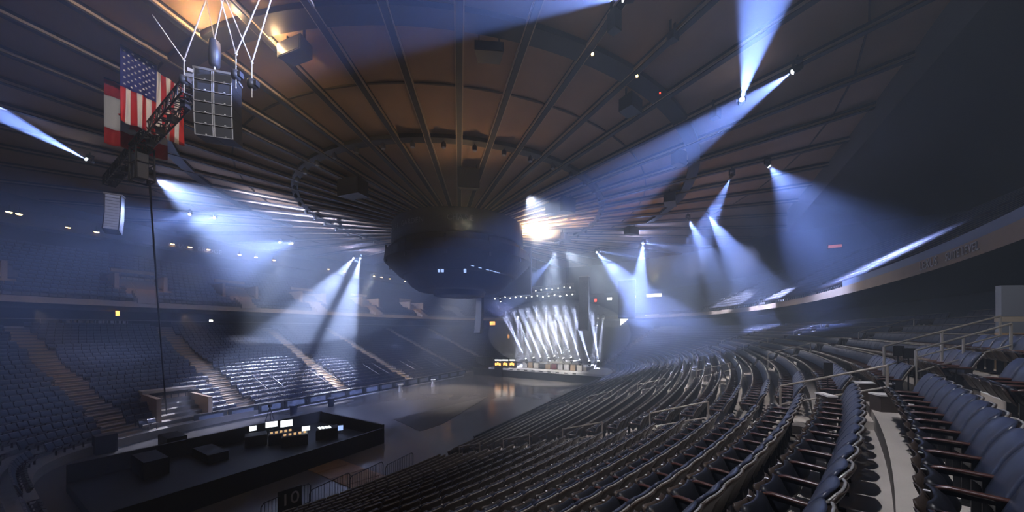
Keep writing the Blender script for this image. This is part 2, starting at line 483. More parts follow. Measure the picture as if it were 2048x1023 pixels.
def infr(p, m=60):
    if p.y < .35: return False
    x = CX + F * p.x / p.y; y = Y0 - F * (p.z - H) / p.y
    return -m < x < 2048 + m and -m < y < 1023 + m
vis = [s for s in seats if infr(s[0] + Vector((0, 0, .7)), 25)]
vis.sort(key=lambda s: (s[0] - Vector((0, 0, H))).length)
vis = [s for s in vis if (s[0] + Vector((0, 0, .6)) - Vector((0, 0, H))).length > .75]
near, far = vis[:300], vis[300:]
proto = make_seat()
rows = {}
for s in near: rows.setdefault(s[2], []).append(s)
first = True
jmax = max(rows)
for j in sorted(rows, reverse=True):
    for sec in (0, 1):
        f = j / 19.0; ua = AIS_R[0][0] + (AIS_R[0][1] - AIS_R[0][0]) * f
        L = [s for s in rows[j] if (s[3] > ua) == bool(sec)]
        L.sort(key=lambda s: abs(s[3] - ua))
        for k, s in enumerate(L):
            o = proto if first else copy_tree(proto); first = False
            o.location = s[0]; o.rotation_euler = (0, 0, s[1])
            o['label'] = f"navy tip-up seat, {nth(k + 1)} {'beyond' if sec else 'before'} the near aisle in the {nth(jmax - j + 1)} row from the top"
            o['group'] = 'folded seats in the nearest rows'
# the remaining thousands as one mesh
def lowseat(detail):
    v, f, m = [], [], []
    def bx(x0, x1, pts, mi):        # pts: quad profile in y,z (4 corners) extruded in x
        o = len(v)
        for x in (x0, x1):
            for y, z in pts: v.append((x, y, z))
        n = len(pts)
        for i in range(n): f.append((o + i, o + (i + 1) % n, o + n + (i + 1) % n, o + n + i)); m.append(mi)
        f.append(tuple(o + i for i in range(n))[:4]); m.append(mi); f.append(tuple(o + n + i for i in range(n))[:4]); m.append(mi)
    # backrest front skin and shell
    bx(-.245, .245, [(.09, .42), (.27, .88), (.30, .92), (.15, .42)], 0)
    bx(-.25, .25, [(.16, .38), (.30, .91), (.36, .92), (.20, .38)], 1)
    bx(-.235, .235, [(.285, .912), (.285, .935), (.365, .935), (.365, .912)], 3)  # pale top strip in place of rim light
    bx(-.22, .22, [(-.10, .38), (-.01, .40), (-.12, .62), (-.22, .60)], 1)
    bx(.25, .28, [(-.21, .57), (.14, .57), (.14, .615), (-.21, .615)], 2)
    bx(.25, .275, [(.07, .0), (.17, .0), (.17, .56), (.07, .56)], 1)
    return np.array(v), f, m
ups = []
for k in range(NU):
    c = upcurve(.95 + k)
    d = np.hypot(*(c[1:] - c[:-1]).T); L = np.concatenate([[0], np.cumsum(d)])
    for q in range(int(L[-1] / .55)):
        s = q * .55; u = float(np.interp(s, L, c[:, 0])); n = float(np.interp(s, L, c[:, 1]))
        u2 = float(np.interp(s + .2, L, c[:, 0])); n2 = float(np.interp(s + .2, L, c[:, 1]))
        tx = Vector((u2 - u, n2 - n)).normalized(); out = a2w((tx.y, -tx.x))
        if out.dot(a2w((u, n))) < 0: out = -out
        if n < 0 and min(abs(u - x) for x in (-32.5, -20.7, -10.2, .9, 13, 26, 39)) < (1.3 if k < 3 else 3.0 if k < 6 else 0): continue
        if n > 0 and min(abs(u - x) for x in (-32.5, -20.7, -10.2, .9, 13, 26, 39)) < .7: continue
        p = A(u, n, 12.5 + .52 * k)
        if infr(p, 10): ups.append((p, math.atan2(-out.x, out.y), k, u, n))
allfar = far + ups
bv, bf, bm = lowseat(0)
N = len(allfar)
pos = np.array([tuple(s[0]) for s in allfar]); an = np.array([s[1] for s in allfar])
ca, sa = np.cos(an)[:, None], np.sin(an)[:, None]
V = np.empty((N, len(bv), 3))
V[:, :, 0] = bv[None, :, 0] * ca - bv[None, :, 1] * sa; V[:, :, 1] = bv[None, :, 0] * sa + bv[None, :, 1] * ca; V[:, :, 2] = bv[None, :, 2]
V += pos[:, None, :]
bfa = np.array(bf, dtype=np.int64)
FA = (bfa[None] + (np.arange(N) * len(bv))[:, None, None]).reshape(-1)
me = bpy.data.meshes.new('arena_seats')
me.vertices.add(N * len(bv)); me.vertices.foreach_set('co', V.reshape(-1))
me.loops.add(len(FA)); me.loops.foreach_set('vertex_index', FA.astype(np.int32))
nf = N * len(bf)
me.polygons.add(nf); me.polygons.foreach_set('loop_start', np.arange(nf, dtype=np.int32) * 4)
try: me.polygons.foreach_set('loop_total', np.full(nf, 4, dtype=np.int32))
except Exception: pass
for k in ('leather', 'shell', 'wood_cap', 'rim'): me.materials.append(M[k])
me.polygons.foreach_set('material_index', np.tile(np.array(bm, dtype=np.int32), N))
me.update(calc_edges=True); me.validate()
o = bpy.data.objects.new('arena_seat_rows', me); COL.objects.link(o)
tag(o, 'thousands of folded navy seats filling the stands farther away', 'seats', kind='stuff')
print('SEATS', len(near), len(far), len(ups), 'rows', {j: len(v) for j, v in rows.items()})

# ------------------------------------------------------------------ handrails
def handrail(label, p, q, hgt, group, mm, posts=2, name='handrail', r=.024):
    """two sloping bars on posts from foot p to foot q"""
    p, q = Vector(p), Vector(q)
    t = thing(name, label, 'handrail', p, 0, group)
    top = MB(); top.path([Vector((0, 0, hgt)), q - p + Vector((0, 0, hgt))], r, 8); top.build('top_bar', [mm], t)
    mid = MB(); mid.path([Vector((0, 0, hgt * .52)), q - p + Vector((0, 0, hgt * .52))], r * .8, 8); mid.build('lower_bar', [mm], t)
    for k in range(posts):
        f = k / (posts - 1); b = (q - p) * f
        MB().tube(b, b + Vector((0, 0, hgt)), r).build('post', [mm], t)
    return t
nm = ['first', 'second', 'third', 'fourth']
for ai, (a, b) in enumerate(AIS_R):
    step = 4
    for c_, j in enumerate(range(2, 24, step)):
        if ai == 0 and j >= 22: continue
        pts = []
        for jj in (j, j + 2):
            u = a + (b - a) * jj / 19; n, nr = rowpos(jj, .25, u, 1); pts.append(A(u, n, rowz(jj)))
        handrail(f'grey two-bar handrail in the {nm[ai]} seating aisle from the camera, {nth(c_ + 1)} up from the floor', pts[0], pts[1], .95, 'handrails of the right hand seating aisles', M['rail'])
# entrance rails at the right (pale pair running up to the tan box)
handrail('long pale handrail climbing towards the tan box at the right edge', (9.2, 8.1, 7.5), (12.0, 8.05, 8.25), 1.0, 'pale entrance rails', M['steel'], 3)
handrail('shorter pale handrail in front of the long one by the black signs', (9.0, 7.3, 7.45), (11.2, 7.35, 8.05), 1.0, 'pale entrance rails', M['steel'], 3)
# portal box at right edge
t = thing('entrance_wall', 'blue grey entrance wall with pale band and tan base at the right edge', 'wall', PY(2003, 690, 8.6))
c0 = Vector((0, 0, 0))
def pbox(mb, z0, z1, ex=0):
    d = Vector((1.0, -.12, 0)).normalized(); e = Vector((.12, 1.0, 0)).normalized()
    q = [c0 - d * ex, c0 + d * 1.6, c0 + d * 1.6 + e * .12, c0 - d * ex + e * .12]
    return mb.hexa([v + Vector((0, 0, z0)) for v in q] + [v + Vector((0, 0, z1)) for v in q])
pbox(MB(), .75, 1.57).build('upper_panel', [M['parapet']], t)
pbox(MB(), .62, .76, .03).build('band', [M['concrete']], t)
pbox(MB(), .33, .62).build('middle_panel', [M['parapet']], t)
pbox(MB(), -1.4, .33, .02).build('base_panel', [M['tan']], t)
# small black signs on posts
for lab, px, py, Y, w, h in (('black aisle sign hanging from the nearest crossing handrail', 1656, 738, 8.1, .15, .30), ('left black sign below the pale entrance handrail', 1797, 701, 8.0, .17, .22), ('right black sign below the pale entrance handrail', 1818, 706, 7.9, .2, .22)):
    p = PY(px, py, Y)
    t = thing('aisle_sign', lab, 'sign', p, R(-20), 'black aisle signs')
    MB().box((0, 0, 0), (w, .03, h)).build('sign_board', [M['black']], t)
    MB().box((0, 0, 0), (w + .03, .02, h + .03)).build('frame', [M['iron']], t)
    MB().tube((0, .02, -h / 2), (0, .02, -.9), .015).build('post', [M['iron']], t)
# step boxes in the aisle
for lab, px, py, Y, d in (('white topped step box beside the end armrest of the curved row', 1652, 790, 6.9, (.14, .4, .2)), ('dark sided step box on the pale walkway at the aisle', 1775, 790, 6.9, (.42, .3, .2)), ('long low step box behind the aisle, left of the entrance', 1738, 766, 7.9, (.7, .25, .1))):
    p = PY(px, py, Y)
    t = thing('step_box', lab, 'step', p, R(-15), 'aisle step boxes')
    MB().box((0, 0, -d[2] / 2 - .3), (d[0], d[1], d[2] + .6)).build('riser_box', [M['shell']], t)
    MB().box((0, 0, .015), (d[0] + .03, d[1] + .03, .03)).build('tread', [M['white']], t)

# ------------------------------------------------------------------ rink boards
def board(u0, u1, n, lab, group, ad):
    p0 = A((u0 + u1) / 2, n, 0)
    t = thing('arena_board', lab, 'board', p0, 0, group)
    s = 1 if n > 0 else -1
    b = MB().abox(u0 + .04, u1 - .04, n, n + .09 * s, .12, 1.12); b.build('panel', [M['black']], t, p0)
    b = MB().abox(u0, u1, n - .03 * s, n + .12 * s, 1.12, 1.17); b.build('top_rail', [M['steel'] if ad else M['iron']], t, p0)
    b = MB().abox(u0, u1, n - .02 * s, n + .1 * s, 0.0, .12); b.build('kick_plate', [M['white'] if ad else M['iron']], t, p0)
    if ad:
        b = MB().abox(u0 + .35, u1 - .35, n - .012 * s, n, .35, .92); b.build('advert_panel', [M['parapet']], t, p0)
k = 0
u = -22.0
while u < 18:
    k += 1; board(u, u + 2.5, -13.0, f'black rink board with pale advert panel on the far side, {nth(k)} from the left', 'rink boards on the far side', True); u += 2.5
k = 0; u = -14.0
while u < 20:
    k += 1; board(u, u + 2.5, 12.75, f'plain black rink board on the camera side, {nth(k)} from the near end', 'rink boards on the camera side', False); u += 2.5
# crowd barriers at the near end of the right boards
def barrier():
    t = thing('crowd_barrier', 'x', 'barrier', (0, 0, 0))
    fr = MB(); L, hh = 1.15, 1.1
    pts = [Vector((-L, 0, .15)), Vector((-L, 0, hh - .15)), Vector((-L + .12, 0, hh)), Vector((L - .12, 0, hh)), Vector((L, 0, hh - .15)), Vector((L, 0, .15)), Vector((-L, 0, .15))]
    fr.path(pts, .022); fr.build('frame', [M['iron']], t)
    bars = MB()
    for i in range(1, 15):
        x = -L + 2 * L * i / 15; bars.tube((x, 0, .15), (x, 0, hh), .010, seg=5)
    bars.build('bars', [M['iron']], t)
    for x in (-.8, .8):
        MB().box((x, 0, .02), (.05, .6, .04)).tube((x, 0, .02), (x, 0, .15), .02).build('foot', [M['iron']], t)
    return t
b0 = barrier()
for i, (px, py) in enumerate(((575, 1030), (662, 1003), (735, 975), (800, 952))):
    o = b0 if i == 0 else copy_tree(b0)
    p = PZ(px, py, 0); o.location = p; o.rotation_euler = (0, 0, math.pi / 2 - PSI - R(-6))
    o['label'] = f'dark metal crowd barrier below the near seats, {nth(i + 1)} from the left'; o['group'] = 'crowd barriers by the plywood'
# white number board below the barriers
t = thing('section_number_board', 'small dark board with pale numerals at the bottom edge beside the barriers', 'sign', PZ(580, 1030, 0))
bb = MB().box((0, 0, .8), (1.0, .04, 1.0), Matrix.Rotation(R(50), 3, 'Z')).build('board', [M['black']], t)
text('10', .8, bb, Vector((0, 0, .8)) + Matrix.Rotation(R(50), 3, 'Z') @ Vector((0, -.03, 0)), Matrix.Rotation(R(50), 3, 'Z') @ Vector((1, 0, 0)), (0, 0, 1), M['letters'], 'numerals')
# plywood sheets on the floor, dark floor mat
pl = [PZ(608, 936, 0), PZ(674, 917, 0), PZ(800, 962, 0), PZ(722, 985, 0)]
cpl = sum(pl, Vector()) / 4
t = thing('plywood_flooring', 'worn brown plywood sheets laid on the arena floor by the control platform', 'flooring', (cpl.x, cpl.y, 0))
for i in range(4):
    a, b = pl[0].lerp(pl[3], i / 4 + .004), pl[1].lerp(pl[2], i / 4 + .004); c, d = pl[1].lerp(pl[2], (i + 1) / 4 - .004), pl[0].lerp(pl[3], (i + 1) / 4 - .004)
    q = [v - Vector((cpl.x, cpl.y, 0)) for v in (a, b, c, d)]
    MB().hexa([v + Vector((0, 0, .012)) for v in q] + [v + Vector((0, 0, .04)) for v in q]).build('sheet', [M['plywood']], t)
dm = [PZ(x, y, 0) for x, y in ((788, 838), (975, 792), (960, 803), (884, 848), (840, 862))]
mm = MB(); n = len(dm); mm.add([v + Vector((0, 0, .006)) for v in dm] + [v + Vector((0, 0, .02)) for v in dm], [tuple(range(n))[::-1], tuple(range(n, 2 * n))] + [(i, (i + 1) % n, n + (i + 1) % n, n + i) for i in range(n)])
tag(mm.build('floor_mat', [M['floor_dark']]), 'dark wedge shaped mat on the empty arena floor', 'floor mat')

# ------------------------------------------------------------------ tables and bins on the floor
def ctable(px, py, i):
    p = PZ(px, py, 0)
    t = thing('cocktail_table', ['white draped tall table on the floor, nearer of the pair by the far boards', 'white draped tall table on the floor, farther of the pair by the far boards'][i], 'table', p, 0, 'draped tables on the floor')
    MB().lathe([(.40, 1.05), (.42, 1.07), (.42, 1.10), (.38, 1.11)], 20).build('table_top', [M['cloth']], t)
    MB().lathe([(.34, .0), (.27, .35), (.22, .7), (.30, .98), (.40, 1.05)], 20).build('table_cloth', [M['cloth']], t)
ctable(801, 783, 0); ctable(866, 772, 1)
for i, (px, py) in enumerate(((587, 828), (662, 812))):
    p = PZ(px, py, 0)
    t = thing('dark_bin', ['dark round bin by the far boards, left of the two', 'dark round bin by the far boards, right of the two'][i], 'bin', p, 0, 'dark bins by the boards')
    MB().lathe([(.30, 0), (.36, .9), (.37, .95)], 18).build('body', [M['drum']], t)
    MB().lathe([(.38, .95), (.39, 1.0), (.33, 1.03)], 18).build('rim', [M['parapet']], t)

# ------------------------------------------------------------------ control platform (front of house)
t = thing('control_platform', 'black walled control platform on the arena floor in front of the camera', 'platform', A(-22, 1, 0))
ot = A(-22, 1, 0)
MB().abox(-30, -16.1, -3.0, 5.3, 0, .5).build('deck', [M['black']], t, ot)
MB().abox(-16.1, -15.9, -3.1, 5.4, 0, 1.45).build('end_wall', [M['black']], t, ot)
MB().abox(-30, -16, -3.2, -3.0, 0, 1.5).build('far_wall', [M['black']], t, ot)
MB().abox(-30, -16, 5.3, 5.5, 0, 1.2).build('near_wall', [M['black']], t, ot)
nf_ = A(1, 0) - A(0, 0)
def desk(px, py, lab, w, kind, i):
    p = PZ(px, py, 1.35); p.z = .5
    d = math.atan2(-(p.x), p.y)            # screens face back to the operators, who stand nearer the camera
    t = thing('control_desk', lab, 'desk', p, d, 'desks on the control platform')
    b = MB().box((0, 0, .36), (w, .7, .72)); b.build('desk_body', [M['black']], t)
    b = MB(); b.box((0, -.02, .78), (w * .96, .6, .08), Matrix.Rotation(R(12), 3, 'X'))
    s = b.build('console', [M['speaker']], t)
    if kind == 'paper':
        for q in range(5):
            a = -w * .38 + w * .19 * q
            MB().box((a, -.03 - .03 * (q % 2), .84 + .01 * (q % 2)), (.16, .26, .012), Matrix.Rotation(R(12 + 5 * q), 3, 'X')).build('lit_sheet', [M['paper']], t)
    if kind == 'keys':
        for q in range(4):
            MB().box((-w * .33 + .22 * q, -.02, .84), (.15, .36, .015), Matrix.Rotation(R(14), 3, 'X') @ Matrix.Rotation(R(20), 3, 'Z')).build('lit_fader_bank', [M['screen']], t)
    return t
def monitor(px, py, lab, w, h, m):
    p = PZ(px, py, 1.55)
    d = math.atan2(-p.x, p.y)
    t = thing('monitor', lab, 'monitor', p, d, 'screens on the control platform')
    MB().box((0, .02, 0), (w + .06, .04, h + .06)).build('casing', [M['black']], t)
    MB().box((0, -.004, 0), (w, .012, h)).build('screen', [m], t)
    MB().tube((0, .03, -h / 2), (0, .03, -h / 2 - .25), .02).box((0, .03, -h / 2 - .25), (.3, .2, .02)).build('stand', [M['iron']], t)
desk(590, 866, 'control desk covered in warm lit sheets under the largest screen', 1.6, 'paper', 0)
desk(562, 862, 'control desk with warm lit sheets left of the largest screen', 1.5, 'paper', 1)
desk(654, 853, 'control desk with bright fader banks right of the middle of the platform', 1.5, 'keys', 2)
desk(512, 866, 'plain dark control desk at the left end of the platform', 1.3, '', 3)
monitor(506, 856, 'small white screen at the left end of the platform', .42, .34, M['screen'])
monitor(543, 848, 'white screen with dark picture left of the largest screen', .74, .42, M['screen'])
monitor(573, 846, 'largest and brightest white screen on the control platform', .78, .5, M['screen'])
monitor(612, 856, 'small white screen alone between the two lit desks', .5, .32, M['screen'])
monitor(681, 855, 'dim blue screen farthest right on the control platform', .34, .36, M['screen_blue'])
t = thing('tripod', 'black folded tripod standing behind the control platform screens', 'tripod', PZ(540, 852, 0))
MB().box((0, 0, 1.9), (.2, .2, .3)).build('head', [M['black']], t)
for k in range(3):
    a = 2 * math.pi * k / 3; MB().tube((0, 0, 1.8), (.55 * math.cos(a), .55 * math.sin(a), 0), .03).build('leg', [M['black']], t)
# dark equipment cases at lower left
for i, (px, py, w, h) in enumerate(((300, 960, 2.4, 1.4), (345, 900, 2.0, 1.1), (210, 905, .9, 1.3), (420, 930, 2.6, 1.0))):
    p = PZ(px, py, 0)
    t = thing('equipment_case', ['tall black equipment case nearest the bottom left', 'black equipment case behind the tallest one, lower left', 'narrow dark blue grey case standing alone at lower left', 'wide black equipment case beside the control platform'][i], 'case', p, R(-30), 'equipment cases on the floor')
    MB().box((0, 0, h / 2 + .06), (w, 1.0, h)).build('case_body', [M['drum'] if i == 2 else M['black']], t)
    for x in (-w / 2, w / 2):
        for y in (-.5, .5): MB().box((x, y, h / 2 + .06), (.05, .05, h)).build('metal_edge', [M['iron']], t)
    for x in (-w / 2 + .15, w / 2 - .15): MB().tube((x, -.42, .06), (x, .42, .06), .06).build('caster', [M['iron']], t)

# ------------------------------------------------------------------ stage
SU0, SU1 = 20.0, 30.0
zs = 1.7
t = thing('stage', 'long low stage with brightly lit white deck edge at the far end', 'stage', A(25, 3, 0)); o0 = A(25, 3, 0)
stage = t
MB().abox(SU0, SU1, -9, 14, zs - .35, zs).build('deck', [M['white']], t, o0)
MB().abox(SU0 + .15, SU1, -13, 14, 0, zs - .35).build('skirt', [M['black']], t, o0)
MB().abox(SU0 + 3.2, SU1, -2.5, 9.6, zs, zs + .62).build('riser', [M['white']], t, o0)
MB().abox(SU0 + 5.5, SU1, 1, 6, zs + .62, zs + 1.2).build('drum_riser', [M['white']], t, o0)
for k in range(9):
    n = -4.2 + k * 1.55
    MB().abox(SU0 - .02, SU0 + .35, n, n + .62, zs - .26, zs - .06).build('edge_monitor', [M['black']], t, o0)
grillm = [M['cloth'], M['tan'], M['flagwhite'], M['glassblack'], M['tan'], mat('maroon_cloth', (.2, .03, .05), .7), M['cloth']]
for k in range(10):
    n = -2.2 + k * 1.2
    p = A(SU0 + 2.6, n, zs)
    a = thing('amplifier', f'square guitar amplifier on the stage in front of the riser, {nth(k + 1)} from the left', 'amplifier', p, math.pi / 2 - PSI - math.pi / 2 + math.pi / 2 * 0, 'amplifiers on the stage')
    w, h = 1.02, (.95 if k in (3, 4) else 1.15)
    MB().box((0, 0, h / 2), (w, .5, h)).build('cabinet', [M['shell']], a)
    MB().box((0, -.26, h / 2), (w * .88, .03, h * .86)).build('grille_cloth', [grillm[k % 7]], a)
# drum kit
p = A(SU0 + 6.5, 3.6, zs + 1.2)
t = thing('drum_kit', 'drum kit on the stage riser in the white beams', 'drum kit', p, -PSI)
MB().tube((0, -.3, .32), (0, .2, .32), .32, seg=20).build('bass_drum', [M['white']], t)
for x, y, z, r in ((-.3, 0, .75, .18), (.3, 0, .75, .18), (.75, .2, .45, .24), (-.75, .2, .55, .2)): MB().lathe([(r, -.12), (r, .12)], 16, (x, y, z)).build('drum', [M['white']], t)
for x, y, z in ((-.9, -.1, 1.15), (.9, -.1, 1.2), (-.4, .3, 1.4), (.5, .3, 1.4)):
    MB().lathe([(.02, .03), (.26, -.02), (.26, -.03)], 16, (x, y, z)).tube((x, y, 0), (x, y, z), .015).build('cymbal', [M['plate']], t)
# equipment racks with warm light stage left
for i, (px, w) in enumerate(((998, 1.6), (1012, 1.4), (1026, 1.2))):
    p = PY(px, 726, 63); zz = p.z
    p.z = 0
    t = thing('equipment_rack', ['orange lit equipment rack at the left end of the stage, outermost', 'orange lit equipment rack left of the stage, middle of three', 'orange lit equipment rack left of the stage, next to the deck'][i], 'rack', p, -PSI, 'racks left of the stage')
    MB().box((0, 0, 1.5), (w, .8, 3.0)).build('rack_case', [M['black']], t)
    for q in range(3): MB().box((-w * .28 + w * .28 * q, -.42, 2.4 + .1 * (q % 2)), (w * .22, .03, .5)).build('lit_shelf', [M['orange_lamp']], t)
    MB().box((0, -.3, 3.2), (w * .8, .3, .16)).build('work_lamp', [M['white_lamp']], t)
# black backdrop side structures
for n0, n1, lab in ((-15, -10.5, 'black side drape left of the stage'), (14.5, 19.5, 'black side drape right of the stage')):
    d = MB(); m = 30; vs = []
    for i in range(m + 1):
        n = n0 + (n1 - n0) * i / m; vs += [A(SU0 + 4 + .12 * (i % 2), n, 0.0), A(SU0 + 4 + .12 * (i % 2), n, 3.2), A(SU0 + 4.15 + .12 * (i % 2), n, 3.2), A(SU0 + 4.15 + .12 * (i % 2), n, 0.0)]
    d.add(vs, [(i * 4 + s, i * 4 + (s + 1) % 4, i * 4 + 4 + (s + 1) % 4, i * 4 + 4 + s) for i in range(m) for s in range(4)])
    tag(d.build('stage_drape', [M['black']]), lab, 'drape')

# ------------------------------------------------------------------ hanging things
def line_array(label, top, nbox, w, h, dep, yawa, curve, cols=1, face=M['grille'], group=None, name='line_array'):
    t = thing(name, label, 'speaker array', top, yawa, group)
    z = 0.0; y = 0.0; ang = 0
    fr = MB().box((0, 0, .06), (w * cols + .1, dep, .1)); fr.build('flying_frame', [M['steel']], t)
    for k in range(nbox):
        ang = curve * (k / max(1, nbox - 1)) ** 1.6
        rot = Matrix.Rotation(-ang, 3, 'X')
        c = Vector((0, y, z)) + rot @ Vector((0, 0, -h / 2))
        for q in range(cols):
            cx = (q - (cols - 1) / 2) * (w + .02)
            b = MB().box(c + Vector((cx, 0, 0)), (w, dep, h * .97), rot)
            bx = b.build('cabinet', [M['speaker']], t)
            g = MB().box(c + Vector((cx, 0, 0)) + rot @ Vector((0, -dep / 2 - .01, 0)), (w * .84, .03, h * .84), rot)
            g.build('grille', [face], bx)
            if cols > 1:
                e = MB()
                for sx in (-1, 1): e.box(c + Vector((cx + sx * w * .47, 0, 0)) + rot @ Vector((0, -dep / 2 - .02, 0)), (w * .05, .05, h * .97), rot)
                e.box(c + Vector((cx, 0, 0)) + rot @ Vector((0, -dep / 2 - .02, -h * .46)), (w * .95, .04, h * .05), rot)
                e.build('bright_edge', [M['letters']], bx)
                MB().box(c + Vector((cx + w * .1, 0, 0)) + rot @ Vector((0, -dep / 2 - .03, -h * .36)), (.06, .03, .035), rot).build('badge', [M['plate']], bx)
        stp = rot @ Vector((0, 0, -h)); z += stp.z; y += stp.y
    return t
# facing: local -Y points at listener; yaw turns it
pR = PY(437, 157, 15); 
def face_to(p, q): d = Vector(q) - Vector(p); return math.atan2(d.x, -d.y)
line_array('double column of black box speakers hanging beside the flags', pR, 6, .70, .47, .85, R(17), R(-6), cols=2)
pL = PY(229, 392, 25)
line_array('curved speaker array hanging at the far left end of the truss', pL, 12, .85, .24, .7, R(35), R(22), face=M['letters'])
line_array('tall dark speaker array hanging right of the stage', A(19, 10.6, H + 8.7), 24, 1.5, .365, 1.0, R(-25), R(14), name='line_array')
line_array('tall dark speaker array hanging left of the stage, below the black panel', A(19, -10.4, H + 6.4), 18, 1.3, .39, .9, R(-25), R(14))
# second cluster right: box column behind
line_array('wide dark speaker cluster beside the tall right array', A(23, 16.5, H + 8.2), 12, 2.6, .52, 1.2, R(-25), R(8))
# hoists and slings above near array
def hoist(px, py, Y, lab, ropes):
    p = PY(px, py, Y)
    t = thing('chain_hoist', lab, 'hoist', p, 0, 'chain hoists and slings')
    MB().lathe([(.05, -.2), (.17, -.16), (.19, 0), (.17, .16), (.05, .2)], 12).box((.18, 0, 0), (.16, .22, .22)).build('motor', [M['grille']], t)
    MB().tube((0, 0, .2), (0, 0, .9), .02).lathe([(.02, .9), (.07, .94), (.02, .98)], 8).build('chain', [M['rope']], t)
    MB().tube((0, 0, -.2), (0, 0, -.6), .02).build('hook_chain', [M['rope']], t)
    for (rx, ry) in ropes:
        q = PC(rx, ry, .3) - p
        MB().tube((0, 0, .95), q, .026, seg=6).build('sling', [M['rope']], t)
hoist(368, 160, 15.6, 'hoist above the truss beside the striped flag', ((305, 30), (430, -50)))
hoist(472, 150, 14.6, 'hoist above the right half of the double speakers', ((425, -60), (540, -50)))
hoist(504, 168, 14.4, 'silver hoist right of the double speakers', ((440, -30), (560, -60)))
t = thing('motor_bag', 'grey hanging bag and hoist above the double speakers', 'hoist', PY(429, 105, 15))
MB().lathe([(.08, -.65), (.2, -.6), (.24, 0), (.2, .5), (.06, .6)], 10).build('bag', [M['grille']], t)
for rx, ry in ((405, -40), (455, -40)):
    MB().tube((0, 0, .6), PC(rx, ry, .3) - PY(429, 105, 15), .022, seg=6).build('sling', [M['rope']], t)
MB().tube((0, 0, -.6), (0, 0, -1.2), .03).build('chain', [M['rope']], t)
# truss
T1, T3 = PY(382, 178, 16.0), PY(218, 352, 26)
T2 = PY(280, 300, 21.8)
T3.z = T1.z
p0 = T1.copy()
t = thing('lighting_truss', 'long black lattice truss crossing in front of the flags', 'truss', p0)
MB().truss(Vector((0, 0, 0)), T3 - p0, .62, 26, .042).build('lattice', [M['black']], t)
for k in range(9):
    q = (T3 - p0) * ((k + .4) / 9); MB().box(q + Vector((0, 0, -.45)), (.26, .3, .34)).tube(q + Vector((0, 0, -.3)), q, .03).build('clamped_fixture', [M['speaker']], t)
ce_ = MB()
for k in range(3): ce_.box(Vector((.05 * k, .1, .35 + .22 * k)), (.5, .5, .16), Matrix.Rotation(R(20 * k), 3, 'Z'))
ce_.build('end_plates', [M['steel']], t)
# lattice box hanging from the truss with its cable
pb = PY(284, 332, 20.5)
t = thing('hanging_equipment_frame', 'black hanging frame holding grey boxes under the truss', 'equipment frame', pb, R(-25))
fr = MB()
for x in (-.55, .55):
    for y in (-.4, .4): fr.tube((x, y, -.95), (x * .8, y, 1.1), .05)
for z in (-.95, .1, 1.05):
    for y in (-.4, .4): fr.tube((-.55, y, z), (.55, y, z), .04)
    for x in (-.55, .55): fr.tube((x, -.4, z), (x, .4, z), .04)
fr.build('frame', [M['black']], t)
for x in (-.25, .25): MB().box((x, -.1, -.1), (.42, .5, 1.5)).build('grey_box', [M['grille']], t)
cb = MB(); a = PY(299, 362, 20.4); b = PZ(335, 850, 0); pts = []
for k in range(13):
    f = k / 12; q = a.lerp(b, f); q.z -= 1.2 * math.sin(math.pi * f) * .4; pts.append(q)
cb.path(pts, .05); tag(cb.build('power_cable', [M['black']]), 'thick dark cable dropping from the hanging frame to the floor', 'cable')

# flags
def flag(name, label, TL, BL, TR, BR, painter, nu, nv):
    base = sum((Vector(v) for v in (TL, BL, TR, BR)), Vector()) / 4
    t = thing(name, label, 'flag', base, 0, 'flags hanging from the ceiling')
    nrm = (TR - TL).cross(BL - TL).normalized()
    for pn, mt, cells in painter:
        b = MB()
        for (a0, a1, b0, b1) in cells:
            na, nb = max(1, int((a1 - a0) * nu)), max(1, int((b1 - b0) * nv)); vs = []
            for i in range(na + 1):
                for j in range(nb + 1):
                    s = a0 + (a1 - a0) * i / na; r_ = b0 + (b1 - b0) * j / nb
                    p = TL.lerp(TR, s).lerp(BL.lerp(BR, s), r_) + nrm * (.09 * math.sin(s * 17) * r_ + .05 * math.sin(s * 31 + r_ * 4))
                    vs += [p - base, p - base + nrm * .012]
            def ix(i, j, k): return (i * (nb + 1) + j) * 2 + k
            fs = []
            for i in range(na):
                for j in range(nb):
                    for k in (0, 1): fs.append((ix(i, j, k), ix(i + 1, j, k), ix(i + 1, j + 1, k), ix(i, j + 1, k)))
            for i in range(na):
                for j in (0, nb): fs.append((ix(i, j, 0), ix(i + 1, j, 0), ix(i + 1, j, 1), ix(i, j, 1)))
            for j in range(nb):
                for i in (0, na): fs.append((ix(i, j, 0), ix(i, j + 1, 0), ix(i, j + 1, 1), ix(i, j, 1)))
            b.add(vs, fs, 0, True)
        b.build(pn, [mt], t)
    MB().tube(TL - base, TR - base, .05).build('pole', [M['iron']], t)
    for q in (TL, TR):
        MB().tube(q - base, Vector((q.x, q.y, ceil_z(q.x, q.y) - .1)) - base, .015).build('hanging_line', [M['iron']], t)
    return t, base, nrm
TL, BL = PY(241, 90, 18), PY(241, 240, 18); TR, BR = PY(367, 161, 20.54), PY(367, 292, 20.54)
st_r = [(k / 13, (k + 1) / 13, 0 if k >= 7 else .535, 1) for k in range(13) if k % 2 == 0]
st_w = [(k / 13, (k + 1) / 13, 0 if k >= 7 else .535, 1) for k in range(13) if k % 2 == 1]
fus, ubase, unrm = flag('national_flag', 'flag with red and white stripes and starred blue corner, nearer of the two flags', TL, BL, TR, BR,
     [('red_stripes', M['red'], st_r), ('white_stripes', M['flagwhite'], st_w), ('blue_canton', M['flagblue'], [(0, 7 / 13, 0, .535)])], 40, 24)
if unrm.dot(Vector((0, 0, H)) - ubase) < 0: tow = -unrm
else: tow = unrm
sb = MB()
